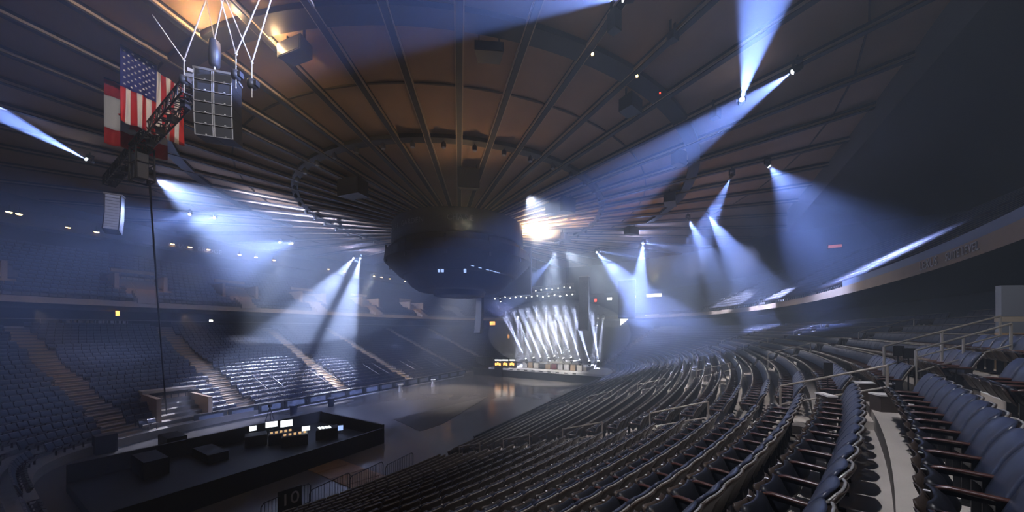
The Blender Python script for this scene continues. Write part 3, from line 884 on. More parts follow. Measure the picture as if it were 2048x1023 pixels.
for r_ in range(11):
    cnt = 5 if r_ % 2 == 0 else 4
    for q in range(cnt):
        s = (7 / 13) * ((2 * q + (1 if cnt == 5 else 2)) / 10); v_ = .535 * (r_ + 1) / 12
        p = TL.lerp(TR, s).lerp(BL.lerp(BR, s), v_) + unrm * (.09 * math.sin(s * 17) * v_ + .05 * math.sin(s * 31 + v_ * 4)) + tow * .03
        ex = (TR - TL).normalized(); ey = (TL - BL).normalized(); vs = []
        for k in range(10):
            rad = .068 if k % 2 == 0 else .032; a = math.pi * k / 5 + math.pi / 2
            vs.append(p - ubase + ex * rad * math.cos(a) + ey * rad * math.sin(a))
        vs2 = [v + tow * .008 for v in vs]
        sb.add(vs + vs2, [tuple(range(10)), tuple(range(10, 20))] + [(i, (i + 1) % 10, 10 + (i + 1) % 10, 10 + i) for i in range(10)])
sb.build('stars', [M['flagwhite']], fus)
TL, BL = PY(208, 155, 20.5), PY(208, 285, 20.5); TR, BR = PY(335, 204, 22.7), PY(335, 321, 22.7)
fca, cbase, cnrm = flag('maple_leaf_flag', 'red and white flag with red leaf, hanging behind the striped flag', TL, BL, TR, BR,
     [('red_band', M['red'], [(0, 1, 0, .25)]), ('red_band', M['red'], [(0, 1, .75, 1)]), ('white_band', M['flagwhite'], [(0, 1, .25, .75)])], 30, 20)
leaf = [(0, -1), (.06, -.45), (.5, -.5), (.42, -.32), (.92, .05), (.8, .12), (.9, .42), (.6, .38), (.53, .52), (.28, .25), (.36, .82), (.18, .72), (0, 1)]
leaf = leaf + [(-x, y) for x, y in leaf[-2:0:-1]]
tw = cnrm if cnrm.dot(Vector((0, 0, H)) - cbase) > 0 else -cnrm
ex = (TR - TL).normalized(); ey = (TL - BL).normalized(); lc = TL.lerp(TR, .5).lerp(BL.lerp(BR, .5), .5) - cbase
vs = [lc + ey * x * .85 + ex * (-y) * .85 + tw * .14 for x, y in leaf]; n = len(vs); vs2 = [v + tw * .01 for v in vs]
MB().add(vs + vs2, [tuple(range(n)), tuple(range(n, 2 * n))] + [(i, (i + 1) % n, n + (i + 1) % n, n + i) for i in range(n)]).build('leaf', [M['red']], fca)

# ------------------------------------------------------------------ scoreboard
t = thing('scoreboard', 'huge dark round scoreboard hanging from the centre of the ceiling', 'scoreboard', (CEN.x, CEN.y, H + 4.5))
ob = Vector((CEN.x, CEN.y, H + 4.5))
MB().lathe([(7.6, 8.6), (8.2, 8.5), (8.3, 6.2), (7.9, 6.0)], 64).build('upper_drum', [M['drum']], t)
MB().lathe([(7.9, 6.0), (9.0, 5.0), (9.15, 3.9), (7.4, 2.2), (7.2, 2.1)], 48, smooth=False).build('screen_ring', [M['glassblack']], t)
MB().lathe([(6.9, 2.15), (6.0, 1.0), (5.2, .5), (4.6, .45)], 48).build('lower_drum', [M['drum']], t)
MB().lathe([(3.4, .45), (3.2, -.1), (2.6, -.15)], 32).build('bottom_ring', [M['black']], t)
for k in range(12):
    a = 2 * math.pi * k / 12
    r0 = 9.2
    c = Vector((9.0 * math.cos(a), 9.0 * math.sin(a), 4.4))
    MB().box(c, (.12, .25, 2.0), Matrix.Rotation(a, 3, 'Z')).build('panel_joint', [M['black']], t)
MB().lathe([(2.0, 8.6), (2.0, 9.2)], 24).build('mast', [M['black']], t)
def arc_text(body, th0, rad, z, size, par, mt, name):
    L = len(body)
    cu_w = size * .68 / rad
    for i, ch in enumerate(body):
        if ch == ' ': continue
        th = th0 + (i - (L - 1) / 2) * cu_w
        d = Vector((math.sin(th), -math.cos(th), 0)); rgt = Vector((math.cos(th), math.sin(th), 0))
        text(ch, size, par, Vector((0, 0, z)) + d * (rad + .02), rgt, (0, 0, 1), mt, name)
faint = mat('unlit_letters', (.16, .18, .26), .5)
arc_text('CHASE', TH0 + R(1), 8.32, 7.3, .85, t, faint, 'lettering')
arc_text('MADISON SQUARE GARDEN', TH0 - R(66), 8.32, 7.2, .8, t, faint, 'lettering')
for px, py in ((878, 540), (885, 540), (930, 541)):
    p = PY(px, py, 35.5) - ob; MB().lathe([(.01, -.22), (.14, -.2), (.14, .2), (.01, .22)], 10, p).build('small_lamp', [M['screen_blue']], t)
for px, py in ((945, 531), (960, 535), (975, 539), (983, 541), (990, 543), (997, 545)):
    p = PY(px, py, 34.6) - ob; MB().box(p, (.34, .1, .07), Matrix.Rotation(R(10), 3, 'Y')).build('edge_lamp', [M['screen_blue']], t)
# black screen behind
pr = A(16, 2.4, 0); pl_ = A(16, -11.2, 0)
t = thing('hanging_screen', 'large flat black rectangular screen hanging behind the scoreboard', 'screen', A(16, -4.4, H + 6.1))
ox = A(16, -4.4, H + 6.1)
MB().abox(15.8, 16.2, -11.2, 2.4, H + 6.1, H + 14.0).build('screen_panel', [M['glassblack']], t, ox)
MB().abox(15.7, 16.3, -11.3, 2.5, H + 5.95, H + 6.12).build('bottom_bar', [M['black']], t, ox)
for n in (-10, -4.4, 1.2): MB().tube(A(16, n, H + 13.9), A(16, n, H + 14.7), .08).build('hanger', [M['iron']], t, ox)
# side screen right of the stage, lit, seen edge on
c1, c2 = PY(1243, 617, 60), PY(1257, 610, 56); c3, c4 = PY(1256, 638, 56), PY(1242, 650, 60)
t = thing('video_screen', 'bright white video screen seen edge-on right of the stage', 'screen', c1)
nn = (c2 - c1).cross(c4 - c1).normalized() * .15
MB().hexa([v - c1 for v in (c1, c2, c3, c4)] + [v - c1 + nn * (1 if nn.y > 0 else -1) for v in (c1, c2, c3, c4)]).build('screen_panel', [M['screen']], t)

# boxes hanging on the ceiling
def cbox(px, py, lab, d, rot, m=M['black'], drop=.9, name='ceiling_speaker', group='boxes hanging from the ceiling', tilt=0):
    p = PC(px, py, drop)
    t = thing(name, lab, 'speaker' if 'speaker' in name else 'projector', p, R(rot), group)
    b = MB(); w, dd, h = d
    q = [(-w / 2, -dd / 2, -h / 2), (w / 2, -dd / 2, -h / 2), (w * .4, dd / 2, -h / 2 + h * .1), (-w * .4, dd / 2, -h / 2 + h * .1), (-w / 2, -dd / 2, h / 2), (w / 2, -dd / 2, h / 2), (w * .4, dd / 2, h / 2), (-w * .4, dd / 2, h / 2)]
    rt = Matrix.Rotation(R(tilt), 3, 'X')
    b.hexa([rt @ Vector(v) for v in q]); b.build('cabinet', [m], t)
    MB().box(rt @ Vector((0, -dd / 2 - .01, 0)), (w * .9, .03, h * .88), rt).build('grille', [M['grille'] if m != M['black'] else M['speaker']], t)
    for x in (-w * .35, w * .35): MB().box((x, 0, h / 2 + drop * .35), (.05, .12, drop * .7)).build('bracket', [M['iron']], t)
cbox(978, 106, 'square black box on the ceiling right of the centre rib', (1.5, .9, .5), 5)
cbox(592, 103, 'grey wedge shaped box on the ceiling right of the slings', (1.7, .8, .75), -20, M['grille'])
cbox(1260, 212, 'black slanted speaker box on the right ceiling ribs', (1.3, 1.0, .9), 40)
cbox(938, 360, 'black box hanging before the scoreboard on the centre rib', (1.8, .9, 1.7), 8, drop=1.3)
cbox(1112, 418, 'black speaker box right of the scoreboard, left of a pair', (2.0, 1.2, 1.1), -25, drop=1.2)
cbox(1132, 412, 'black speaker box right of the scoreboard, right of a pair', (1.6, 1.2, 1.5), 25, drop=1.2)
cbox(1106, 470, 'black box in the warm glow behind the scoreboard', (1.9, 1.2, 1.2), 0, drop=1.2)
cbox(1130, 476, 'slanted black box in the warm glow, right of the other', (2.6, .8, .9), 60, drop=1.2)
cbox(708, 378, 'dark speaker cluster in the blue haze left of the scoreboard', (2.4, 1.5, 1.5), -20, drop=1.4)
cbox(1357, 318, 'grey box below the outer ring at the right beams', (1.1, .8, 1.2), 30, M['speaker'])
cbox(1340, 400, 'dark box cluster on the right outer ring', (2.2, 1.2, 1.0), 60, M['speaker'])
cbox(1262, 462, 'dark box farthest right along the outer ring', (2.0, 1.2, 1.1), 30, M['speaker'])
cbox(1228, 45, 'black hooked fixture at the top beside the ceiling beam', (.5, .5, 1.0), 30)
cbox(1345, 75, 'small black fixture on a rib near the top right', (.5, .4, .4), 30)
cbox(1430, 228, 'small dark fixture below the upward beam lamp', (.6, .5, .7), 30, M['speaker'])

# ------------------------------------------------------------------ moving lights with their beams
def make_head(lensm, sc=1.0):
    t = thing('moving_light', 'x', 'stage light', (0, 0, 0))
    MB().box((0, 0, .45 * sc), (.42 * sc, .30 * sc, .16 * sc)).tube((0, 0, .5 * sc), (0, 0, .75 * sc), .05 * sc).build('base', [M['iron']], t)
    y = MB(); 
    for s in (-1, 1): y.box((s * .24 * sc, 0, .19 * sc), (.05 * sc, .14 * sc, .44 * sc))
    y.box((0, 0, .38 * sc), (.5 * sc, .14 * sc, .05 * sc)); y.build('yoke', [M['iron']], t)
    h = MB().lathe([(.10 * sc, -.26 * sc), (.17 * sc, -.2 * sc), (.19 * sc, .05 * sc), (.15 * sc, .2 * sc), (.16 * sc, .26 * sc)], 14).build('head', [M['speaker']], t)
    MB().lathe([(.005, .268 * sc), (.13 * sc, .268 * sc), (.13 * sc, .25 * sc)], 14).build('lens', [lensm], h)
    return t
BLUE = (.30, .42, 1.0); WHITE = (.46, .57, 1.0); WARM = (1.0, .66, .34)
hp = make_head(M['lens']); hp_used = [False]
hs = make_head(M['lens_dim'], 1.0); hs_used = [False]
def rig(S, T, ang, E, label, group, col=BLUE, blend=.5, small=False, light=True, floor_=False, r=.06, fog=1.0):
    S, T = Vector(S), Vector(T)
    pr, used = (hs, hs_used) if small else (hp, hp_used)
    o = copy_tree(pr) if used[0] else pr
    used[0] = True
    o.location = S; o['label'] = label; o['group'] = group
    d = (T - S).normalized()
    if floor_: o.rotation_euler = (math.pi, 0, 0)
    q = d.to_track_quat('Z', 'Y')
    for ch in o.children:
        if ch.name.startswith('head'):
            ch.rotation_mode = 'QUATERNION'
            ch.rotation_quaternion = (Matrix.Rotation(-math.pi, 4, 'X') @ q.to_matrix().to_4x4()).to_quaternion() if floor_ else q
    if light:
        l = bpy.data.lights.new('beam', 'SPOT'); l.energy = E; l.color = col; l.spot_size = R(ang); l.spot_blend = 1.0 if ang > 50 else blend; l.shadow_soft_size = r
        lo = bpy.data.objects.new('beam_light', l); COL.objects.link(lo); lo.location = S + d * .36
        l.energy = 2300 * E * max(S.y, 8) / math.tan(R(ang / 2)) / fog
        lo.rotation_mode = 'QUATERNION'; lo.rotation_quaternion = d.to_track_quat('-Z', 'Y')
    return o
G = 1.0
BEAMS = [
 ((180, 322), (0, 228, 24.0), 15, 0.9, 'bright lamp at far left throwing its beam off to the left'),
 ((302, 352), (600, 530, 42), 76, 1.8, 'very bright lamp behind the hanging frame, making the big white glow'),
 ((430, 435), (335, 456, 31), 13, .05, 'lamp with a short beam to the left, right of the big glow'),
 ((380, 428), (335, 434, 34), 10, .04, 'faint lamp left of the short beam near the big glow'),
 ((585, 486), (520, 499, 42), 14, .07, 'right lamp of the faint pair above the left bridge'),
 ((560, 484), (500, 512, 42), 14, .05, 'left lamp of the faint pair above the left bridge'),
 ((708, 515), (628, 610, 53), 14, 0.4, 'left lamp of the pair crossing above the far left seats'),
 ((721, 515), (690, 640, 55), 13, 0.5, 'right lamp of the pair crossing above the far left seats'),
 ((1258, -4), (950, 12, 14.3), 20, 0.5, 'lamp at the top edge beaming left across the ceiling'),
 ((1483, 203), (1530, 0, 13.9), 16, 0.8, 'lamp beaming upward past the top edge'),
 ((1595, 137), (1400, 270, 21), 26, .8, 'highest lamp on the right, beaming down to the left'),
 ((1535, 328), (1680, 500, 28), 58, 0.65, 'lamp with the widest cone, above the right fascia'),
 ((1464, 350), (1415, 450, 38), 19, 0.45, 'lamp beaming down left, just left of the widest cone'),
 ((1415, 427), (1500, 560, 44), 30, 0.5, 'lamp with the broad cone in the middle of the right row'),
 ((1376, 437), (1420, 520, 49), 20, 0.4, 'small lamp directly left of the broad cone lamp'),
 ((1286, 484), (1276, 590, 51), 22, 0.4, 'lamp beaming straight down right of the stage'),
 ((1289, 486), (1370, 499, 62), 12, 0.3, 'lamp beaming sideways next to the straight down one'),
 ((1192, 503), (1245, 558, 52), 19, 0.4, 'lamp beaming down right, nearest the warm ceiling glow'),
 ((1197, 502), (1260, 511, 66), 10, 0.3, 'lamp beaming level right, beside the warm ceiling glow'),
 ((1107, 516), (1080, 543, 72), 14, 0.6, 'tiny lamp below the warm ceiling glow'),
]
for (sx, sy), (tx, ty, tY), ang, E, lab in BEAMS:
    S = PC(sx, sy, 2.6 if sx == 302 else 1.3); T = PY(tx, ty, tY)
    rig(S, T, ang, E, lab, 'beam lamps around the ceiling', WHITE if sx in (302, 708, 721) else BLUE)
# lamps above the stage
row1 = [(1035, 620), (1054, 619), (1073, 618), (1092, 618), (1111, 617), (1131, 617), (1151, 617)]
row2 = [(1043, 634), (1060, 629), (1078, 628), (1094, 629), (1106, 634), (1116, 635), (1125, 636), (1136, 635)]
for i, (x, y) in enumerate(row1):
    S = PY(x, y, 64); rig(S, S + Vector((.2, .6, -10)), 9, 1.0, f'stage lamp in the upper row over the stage, {nth(i + 1)} from the left', 'upper row of stage lamps', WHITE, fog=8)
for i, (x, y) in enumerate(row2):
    S = PY(x, y, 67); rig(S, S + Vector((.2, .6, -10)), 8, .6, f'stage lamp in the lower row over the stage, {nth(i + 1)} from the left', 'lower row of stage lamps', WHITE, fog=8, light=i % 2 == 0)
for i, (x, y) in enumerate(((1196, 633), (1207, 633))):
    S = PY(x, y, 62); rig(S, S + Vector((-.9, .2, -8)), 9, .8, ['left of two stage lamps right of the tall array', 'right of two stage lamps right of the tall array'][i], 'stage lamps right of the array', WHITE, fog=8)
for i, (x, y, dx, dy) in enumerate(((1053, 719, -40, -80), (1068, 717, -34, -80), (1082, 716, -33, -78), (1098, 717, -34, -78), (1110, 714, -30, -78), (1128, 718, -30, -82), (1143, 717, -26, -84), (1160, 722, -24, -86), (1179, 724, -24, -80), (1197, 724, -12, -80))):
    Y = 58 - .03 * (x - 1053)
    S = PY(x, y, Y); T = PY(x + dx, y + dy, Y - .5)
    rig(S, T, 8, 1.2, f'stage floor lamp beaming up left, {nth(i + 1)} from the left along the deck', 'floor lamps on the stage', WHITE, floor_=True, fog=8)
for (x, y, Y, tx, ty, tY, ang, E, lab) in ((1000, 600, 61, 1040, 690, 61, 26, .08, 'strong wash lamp under the left end of the black screen'),
                                      (1120, 590, 62, 1085, 730, 58, 24, .02, 'strong wash lamp in the middle of the stage truss'),
                                      (1172, 598, 64, 1172, 710, 62, 20, .12, 'strong wash lamp at the right end of the stage truss')):
    rig(PY(x, y, Y), PY(tx, ty, tY), ang, E, lab, 'wash lamps over the stage', WHITE, fog=8)
# stage trusses with small lit fixtures
for i, (x0, y0, x1, y1, Y, n, lab) in enumerate(((985, 592, 1150, 586, 60, 15, 'long lower stage truss studded with small white lamps'), (1066, 577, 1146, 573, 66, 7, 'short upper stage truss studded with small white lamps'))):
    a, b = PY(x0, y0, Y + 3), PY(x1, y1, Y - 3); b.z = a.z
    t = thing('stage_truss', lab, 'truss', a, 0, 'trusses over the stage')
    MB().truss(Vector(), b - a, .6, 22, .05).build('lattice', [M['steel']], t)
    for q in (.1, .5, .9):
        c = (b - a) * q; MB().tube(c, c + Vector((0, 0, ceil_z(a.x, a.y) - a.z - .2)), .03).build('hanging_cable', [M['iron']], t)
    for k in range(n):
        c = (b - a) * ((k + .5) / n) + Vector((0, -.2, -.55 + .12 * (k % 3)))
        f = MB().box(c, (.3, .3, .3)).build('fixture', [M['speaker']], t)
        MB().lathe([(.01, 0), (.11, 0), (.11, .05)], 10, c + Vector((0, -.17, 0)), rot=Matrix.Rotation(R(90), 3, 'X')).build('lamp_glass', [M['white_lamp']], f)
# warm lamps under the left bridge
for i, (px, py) in enumerate(((18, 424), (38, 428), (83, 447), (136, 455), (193, 464), (345, 488), (380, 494), (417, 499), (479, 509), (512, 514), (548, 520), (657, 538), (689, 543), (714, 547), (748, 552), (763, 554), (780, 557), (810, 562), (840, 566), (852, 569), (864, 571), (888, 575), (900, 576))):
    Y = min(14.3 * F / (Y0 - py), 92)
    p = PY(px, py, Y); rod = max(.9, 13.9 - (p.z - H) + .3)
    t = thing('bridge_lamp', f'warm lamp in the row along the left bridge, {nth(i + 1)} from the left', 'lamp', p, 0, 'warm lamps along the left bridge')
    MB().lathe([(.28, .02), (.30, .15), (.12, .3), (.05, rod)], 12).build('housing', [M['iron']], t)
    MB().lathe([(.02, -.08), (.2, -.06), (.26, .02)], 12).build('lamp_glass', [M['warm'] if i < 12 else M['warm']], t)

# bridge lettering
q = PN(388, 497, -22.7 - 27.2 + 27.2)
bt = PN(393, 497, -49.1)
text('CHASE  BRIDGE', 1.0, bpy.data.objects['catwalk_bridge'], bt, a2w((1, 0)), (0, 0, 1), M['letters'], 'lettering', .02)
# fascia lettering on the right
def fascia_text(body, px, py, size):
    k = (px - CX) / F
    best = None
    for i in range(0, 361):
        p = A(U0[i][0], U0[i][1], 12.1)
        if p.y > 1 and abs(p.x / p.y - k) < .01 and p.y < 40:
            if best is None or abs(p.x / p.y - k) < abs(best[0].x / best[0].y - k): best = (p, i)
    if best is None: return
    p, i = best
    d = A(*U0[i - 2]) - A(*U0[i + 2]); d.z = 0; d.normalize()
    if d.y > 0: d = -d
    inn = Vector((d.y, -d.x, 0))
    if inn.dot(CEN - p) < 0: inn = -inn
    par = [o for o in COL.objects if o.name == 'suite_fascia'][0]
    text(body, size, par, p + inn * .03, d, (0, 0, 1), M['letters2'], 'lettering', .015)
fascia_text('LEXUS', 1857, 533, .62); fascia_text('SUITE LEVEL', 1922, 515, .5)

# ------------------------------------------------------------------ upper vomitories on the left
for i, u in enumerate((-32.5, -20.7, -10.2, .9, 13, 26)):
    n0 = -float(np.interp(u, upcurve(3)[360:][:, 0], -upcurve(3)[360:][:, 1]))
    oo = A(u, n0, 13.6)
    t = thing('stair_entrance', f'tan stair entrance in the upper left stand, {nth(i + 1)} from the left', 'entrance', oo, 0, 'entrances in the upper left stand')
    w = 2.3
    MB().abox(u - w, u - w + .35, n0 - 4, n0 + .3, 13.2, 16.0).build('side_wall', [M['tan']], t, oo)
    MB().abox(u + w - .35, u + w, n0 - 4, n0 + .3, 13.2, 16.0).build('side_wall', [M['tan']], t, oo)
    MB().abox(u - w + .35, u + w - .35, n0 - 4, n0 - 3.7, 13.2, 17.0).build('back_wall', [M['tan']], t, oo)
    MB().abox(u - .9, u + .9, n0 - 3.7, n0 - 3.6, 14.9, 15.9).build('lit_panel', [M['concrete']], t, oo)
    MB().abox(u - w - .5, u + w + .5, n0 - .1, n0 + .2, 13.4, 14.2).build('front_wall', [M['tan']], t, oo)
    s = MB()
    for k in range(4): s.abox(u - .9, u + .9, n0 + .2 + .7 * k, n0 + .95 + .7 * k, 12.2, 13.9 - .36 * k)
    s.build('stairs', [M['tan']], t, oo)
    for x in (-.95, .95): MB().path([A(u + x, n0 + .2, 14.9) - oo, A(u + x, n0 + 2.9, 13.6) - oo], .03).build('handrail', [M['steel']], t)
# lower tan entrance box on the left bowl
oo = A(-22.4, -15.5, 0)
t = thing('tunnel_entrance', 'tan walled tunnel entrance at the foot of the far stand, behind the control platform', 'entrance', oo)
MB().abox(-24.3, -24.0, -18.5, -13.2, 0, 3.0).build('side_wall', [M['tan']], t, oo)
MB().abox(-20.9, -20.6, -18.5, -13.2, 0, 2.6).build('side_wall', [M['tan']], t, oo)
MB().abox(-24.0, -20.9, -18.5, -18.2, 0, 3.2).build('back_wall', [M['tan']], t, oo)
MB().abox(-24.3, -20.6, -18.5, -17.3, 3.0, 3.25).build('canopy', [M['concrete']], t, oo)
# pale steps in the lower left bowl
for i, (u, n) in enumerate(((-14.2, -16.5), (-7.6, -16.6), (.6, -17), (7.8, -17), (13.8, -16.5))):
    oo = A(u, n, 0)
    t = thing('aisle_steps', f'short pale flight of steps low in the far stand, {nth(i + 1)} from the left', 'steps', oo, 0, 'short steps low in the far stand')
    s = MB()
    j0 = 2
    for k in range(4):
        jj = j0 + k; nn_ = -(13.3 + .97 * jj); s.abox(u - .8, u + .8, nn_ - .97, nn_, rowz(jj) - .3, rowz(jj) + .06)
    s.build('treads', [M['tan']], t, oo)
    s = MB().abox(u - 1.3, u + 1.0, -(13.3 + .97 * 6.8), -(13.3 + .97 * 6), rowz(6) - .2, rowz(6) + .1); s.build('landing', [M['white']], t, oo)
    for x in (-.85, .85): MB().path([A(u + x, -(13.3 + .97 * 2), rowz(2) + .9) - oo, A(u + x, -(13.3 + .97 * 6), rowz(6) + .9) - oo], .03).build('handrail', [M['steel']], t)
# chairs along the concourse rail (small loose chairs)
lc = thing('loose_chair', 'x', 'chair', (0, 0, 0))
MB().box((0, 0, .45), (.42, .42, .05)).build('seat', [M['plate']], lc); MB().box((0, .2, .75), (.42, .04, .4)).build('backrest', [M['plate']], lc)
for x in (-.18, .18):
    for y in (-.18, .18): MB().tube((x, y, 0), (x, y, .45), .015, seg=5).build('leg', [M['steel']], lc)
cols_ = [120, 128, 140] + list(range(148, 264, 8))
for i, px in enumerate(cols_):
    o = lc if i == 0 else copy_tree(lc)
    n = -40.4
    k = (px - CX) / F; Y = (n - 27.2) / (k * CU - SU); p = Vector((k * Y, Y, zc))
    o.location = p; o.rotation_euler = (0, 0, R(120 + 20 * math.sin(i * 2.3)))
    o['label'] = f'small pale chair on the concourse above the left stand, {nth(i + 1)} from the left'; o['group'] = 'pale chairs along the left concourse'
# concourse rail left and right as continuous ledges
rl = MB()
cr = RC[NR] * .98 + back * .02
ring_mesh(rl, RC[NR], zc + .0, RC[NR], zc + .12, 0)
for s_ in (0, 1):
    pass
pts = [A(x, y, zc + 1.0) for x, y in RC[NR][372:708:4]]
for a, b in zip(pts[:-1], pts[1:]): rl.tube(a, b, .035, seg=5)
for p in pts[::2]: rl.tube(p, p - Vector((0, 0, 1)), .025, seg=5)
tag(rl.build('concourse_rail', [M['steel']]), 'thin pale railing along the top of the far left stand', 'railing')
# small lights on the far side: doors, signs, lamps
def dot(px, py, Y, w, h, m, lab, name='wall_lamp', cat='lamp'):
    p = PY(px, py, Y)
    t = thing(name, lab, cat, p, -PSI if px > 900 else R(60) - PSI)
    MB().box((0, .08, 0), (w + .12, .12, h + .12)).build('housing', [M['iron']], t)
    MB().box((0, 0, 0), (w, .06, h)).build('lamp_glass', [m], t)
dot(1308, 590, 82, 3.4, .7, M['white_lamp'], 'upper long white light bar right of the stage')
dot(1304, 628, 82, 3.2, .6, M['white_lamp'], 'lower long white light bar right of the stage')
dot(1266, 593, 84, 1.3, .7, M['white_lamp'], 'short white light left of the upper light bar')
dot(1219, 597, 50, .7, .35, M['white_lamp'], 'small white light beside the tall right array')
dot(1420, 587, 80, 1.2, 1.0, M['white_lamp'], 'square white light on the far right wall')
dot(1380, 594, 82, 1.3, .6, M['orange_lamp'], 'small orange lamp between the white lights on the far wall')
dot(1330, 600, 83, .9, .3, M['orange_lamp'], 'faint orange strip below the upper light bar')
dot(1191, 600, 50, .32, .42, M['red_lamp'], 'red lamp on the tall right array')
dot(1670, 492, 33, 1.0, .28, mat('dim_red_sign', (.3, .12, .1), .5, emis=(1, .3, .15), es=.5), 'dim reddish sign in the haze above the right fascia', 'exit_sign', 'sign')
dot(1767, 181, 24, .16, .1, M['red_lamp'], 'tiny red lamp on the upper right bridge')
dot(1185, 108, 17.5, .1, .1, M['warm'], 'tiny warm lamp on the outer ring, highest of three')
dot(1274, 152, 19, .1, .1, M['warm'], 'tiny warm lamp on the outer ring, middle of three')
dot(1358, 241, 24, .1, .1, M['warm'], 'tiny warm lamp on the outer ring, lowest of three')
dot(1320, 186, 20.5, .07, .07, M['red_lamp'], 'tiny red lamp on the outer ring panel')
dot(205, 624, 46, .8, .8, M['orange_lamp'], 'left orange lit doorway under the left fascia')
dot(218, 625, 46, .45, .8, M['orange_lamp'], 'middle orange lit doorway under the left fascia')
dot(235, 626, 46, .35, .7, M['orange_lamp'], 'right orange lit doorway under the left fascia')
dot(198, 623, 46, .3, .4, M['red_lamp'], 'red lamp beside the orange doorways')
dot(405, 633, 55, .7, .6, M['screen_blue'], 'small blue screen under the left fascia')
dot(422, 641, 55, .45, .35, M['white_lamp'], 'small white lamp under the blue screen')
dot(895, 587, 95, 1.6, .5, M['orange_lamp'], 'orange sign below the bridge lamps, left of the scoreboard edge')
dot(985, 646, 84, 1.6, .9, M['orange_lamp'], 'orange lit doorway left of the stage')
dot(1017, 672, 80, .5, .9, M['orange_lamp'], 'thin orange lamp beside the left stage beam')
dot(1800, 702, 9.5, .06, .06, M['orange_lamp'], 'tiny amber step light by the entrance handrail')

# ------------------------------------------------------------------ room light
def spot(S, T, ang, E, col, blend=.8, r=.3, name='unseen_light'):  # the default name marks unseen lamps without a fixture
    l = bpy.data.lights.new(name, 'SPOT'); l.energy = E; l.color = col; l.spot_size = R(ang); l.spot_blend = blend; l.shadow_soft_size = r
    o = bpy.data.objects.new(name, l); COL.objects.link(o); o.location = S
    o.rotation_mode = 'QUATERNION'; o.rotation_quaternion = (Vector(T) - Vector(S)).normalized().to_track_quat('-Z', 'Y')
def point(S, E, col, r=.3, name='unseen_light'):
    l = bpy.data.lights.new(name, 'POINT'); l.energy = E; l.color = col; l.shadow_soft_size = r
    o = bpy.data.objects.new(name, l); COL.objects.link(o); o.location = S
# warm light on the ceiling: added uplights first, then glow and work lamps
spot(CEN + Vector((3, -14, H + 9)), cpt(TH0, 28), 150, 560, WARM)
spot(A(10, 22, H + 6), cpt(TH0 + 1.3, 26), 140, 1000, WARM)
spot(A(-20, -20, H + 5), cpt(TH0 - .9, 26), 130, 100, (.9, .7, .6))
gl = PC(1078, 486, 2.6); spot(gl, gl + Vector((0, 0, 5)), 150, 60000, WARM)
for px, py in ((548, 88), (400, 60), (470, 38)): point(PC(px, py, .7), 170, WARM, .08, 'work_lamp')
# added blue fill for the haze, set by the rig lamps
for px, py, E in ((330, 400, 250), (715, 520, 3500), (1286, 490, 2500), (1120, 600, 2000)): point(PC(px, py, 2.2), E, (.30, .42, 1.0), .4, 'haze_fill')
# seat lighting
spot(Vector((9, 3, H + 8)), Vector((12.8, 8.4, H - .2)), 34, 1100, (1, .93, .85), .7, .1, 'entrance_fill')  # added to brighten the entrance wall
spot(PY(345, 350, 23), PY(230, 425, 25), 40, 700, WHITE, .6, .1)  # added light on the left speaker array
spot(Vector((-3, 2.5, H + 14.5)), PY(360, 210, 17), 42, 9000, (.9, .9, 1.0), .6, .1)  # added key above the view for the flags and double speakers
spot(Vector((0, 3.0, H + 15.5)), Vector((5.5, 6.0, 6.6)), 48, 8500, (.86, .88, 1.0), .7, .12)
spot(Vector((5, -3.5, H + 7)), Vector((-1, 11, 4)), 75, 900, (1.0, .80, .62), .7, .12)  # added warm fill from behind the camera for the seat backs
spot(A(-4, 12, H + 13.5), A(-12, 25, 4), 58, 26000, (.92, .92, 1.0), .7, .15)  # this and the next are added to brighten the right rows
spot(A(22, 6, H + 14), A(10, 28, 5), 54, 22000, (.85, .9, 1.0), .7, .15)
for u, n, z, ang, E, c in ((-24.5, -28.2, 5.7, 28, 11000, WHITE), (-10.8, -31.6, 7.1, 17, 60000, (.8, .86, 1)), (12.3, -26.7, 5.2, 14, 30000, WHITE), (29, -30, 6.5, 20, 40000, WHITE), (-7.7, -17.5, 2.2, 22, 26000, (1, .9, .8)), (6, -15, 1.5, 24, 9000, (1, .85, .65))):
    spot(A(u + 2, n + 9, min(z + 15, H + 14)), A(u, n, z), ang, E, c, 1.0)
for a, b in AIS_L: spot(A(b, -30, 11.2), A(a, -20, 3), 40, 900, WARM, .9, .1, 'aisle_lamp')
for u in (-32.5, -20.7, -10.2, .9, 13, 26): spot(A(u, -33, 19), A(u, -35.5, 14), 60, 350, WARM, .8, .1, 'aisle_lamp')
spot(A(8, 10, H + 11), A(20.5, 3, 1.4), 40, 90000, (.8, .86, 1), .8)
spot(A(12, -8, H + 13), A(2, -4, 0), 44, 34000, (.95, .92, 1.0), .8)
spot(A(-19, 6, 9), A(-17.5, 8.5, 0), 40, 160, WARM, .8)
spot(A(5, 30, H + 12), A(0, 37, 12), 50, 1500, WHITE, .8)

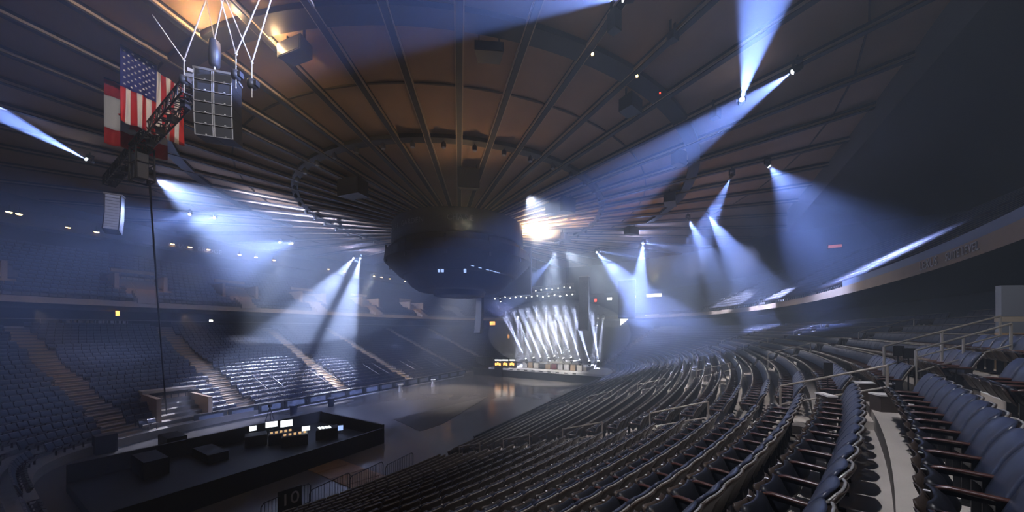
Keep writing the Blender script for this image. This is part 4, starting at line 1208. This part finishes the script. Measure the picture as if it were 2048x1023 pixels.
# ------------------------------------------------------------------ haze
hz = bpy.data.materials.new('haze'); hz.use_nodes = True; nt = hz.node_tree; nt.nodes.clear()
out = nt.nodes.new('ShaderNodeOutputMaterial'); vs_ = nt.nodes.new('ShaderNodeVolumeScatter')
vs_.inputs['Color'].default_value = (.62, .76, 1.0, 1); vs_.inputs['Density'].default_value = .010; vs_.inputs['Anisotropy'].default_value = .25
nt.links.new(vs_.outputs['Volume'], out.inputs['Volume']); hz.cycles.volume_sampling = 'EQUIANGULAR'
hb = MB().lathe([(66.6, -.5), (66.6, 31)], 48, (CEN.x, CEN.y, 0), smooth=False)
for q in (hp, hs):
    if q['label'] == 'x':
        for ch in list(q.children):
            for g in list(ch.children): bpy.data.objects.remove(g)
            bpy.data.objects.remove(ch)
        bpy.data.objects.remove(q)
ho = hb.build('haze', [hz]); tag(ho, 'thin blue theatrical haze filling the whole hall', 'haze', kind='stuff')

def fog(name, label, dens, c, rh, rv, col):
    fz = bpy.data.materials.new(name); fz.use_nodes = True; nt = fz.node_tree; nt.nodes.clear()
    out = nt.nodes.new('ShaderNodeOutputMaterial'); v_ = nt.nodes.new('ShaderNodeVolumeScatter')
    v_.inputs['Color'].default_value = (*col, 1); v_.inputs['Density'].default_value = dens; v_.inputs['Anisotropy'].default_value = .2
    nt.links.new(v_.outputs['Volume'], out.inputs['Volume']); fz.cycles.volume_sampling = 'EQUIANGULAR'
    tag(MB().lathe([(rh * math.sin(math.pi * k / 14) + .01, -rv * math.cos(math.pi * k / 14)) for k in range(15)], 32, c).build(name, [fz]), label, 'fog', kind='stuff')
fog('stage_fog', 'denser white fog hanging over the stage in the beams', .08, A(26, 3, 8.2), 13.5, 6.6, (.85, .9, 1.0))
fog('fog_cloud', 'pale blue fog cloud hanging in the left of the hall below the brightest lamp', .014, Vector((-30, 46, H + 6.5)), 17, 8.5, (.6, .75, 1.0))
fog('fog_cloud', 'blue fog cloud hanging in the right beams above the far stands', .018, Vector((27, 45, H + 7.5)), 16, 8.5, (.55, .7, 1.0))
w = bpy.data.worlds.new('world'); SC.world = w; w.use_nodes = True
w.node_tree.nodes['Background'].inputs[0].default_value = (.01, .012, .02, 1); w.node_tree.nodes['Background'].inputs[1].default_value = 0.0

# ------------------------------------------------------------------ camera and render look
cam = bpy.data.cameras.new('camera'); co = bpy.data.objects.new('camera', cam); COL.objects.link(co)
co.location = (0, 0, H); co.rotation_euler = (math.pi / 2, 0, 0)
cam.sensor_width = 36; cam.lens = 36 * F / 2048; cam.shift_y = (Y0 - 511.5) / 2048; cam.clip_start = .05; cam.clip_end = 400
SC.camera = co
SC.view_settings.view_transform = 'Standard'; SC.view_settings.look = 'None'; SC.view_settings.gamma = 1; SC.view_settings.exposure = 0.0
cy = SC.cycles
cy.max_bounces = 2; cy.diffuse_bounces = 1; cy.glossy_bounces = 1; cy.volume_bounces = 0; cy.transmission_bounces = 2
cy.use_light_tree = True; cy.use_denoising = True; cy.caustics_reflective = False; cy.caustics_refractive = False
cy.sample_clamp_indirect = 4; cy.sample_clamp_direct = 0
cy.use_adaptive_sampling = True; cy.adaptive_threshold = .2; cy.adaptive_min_samples = 16
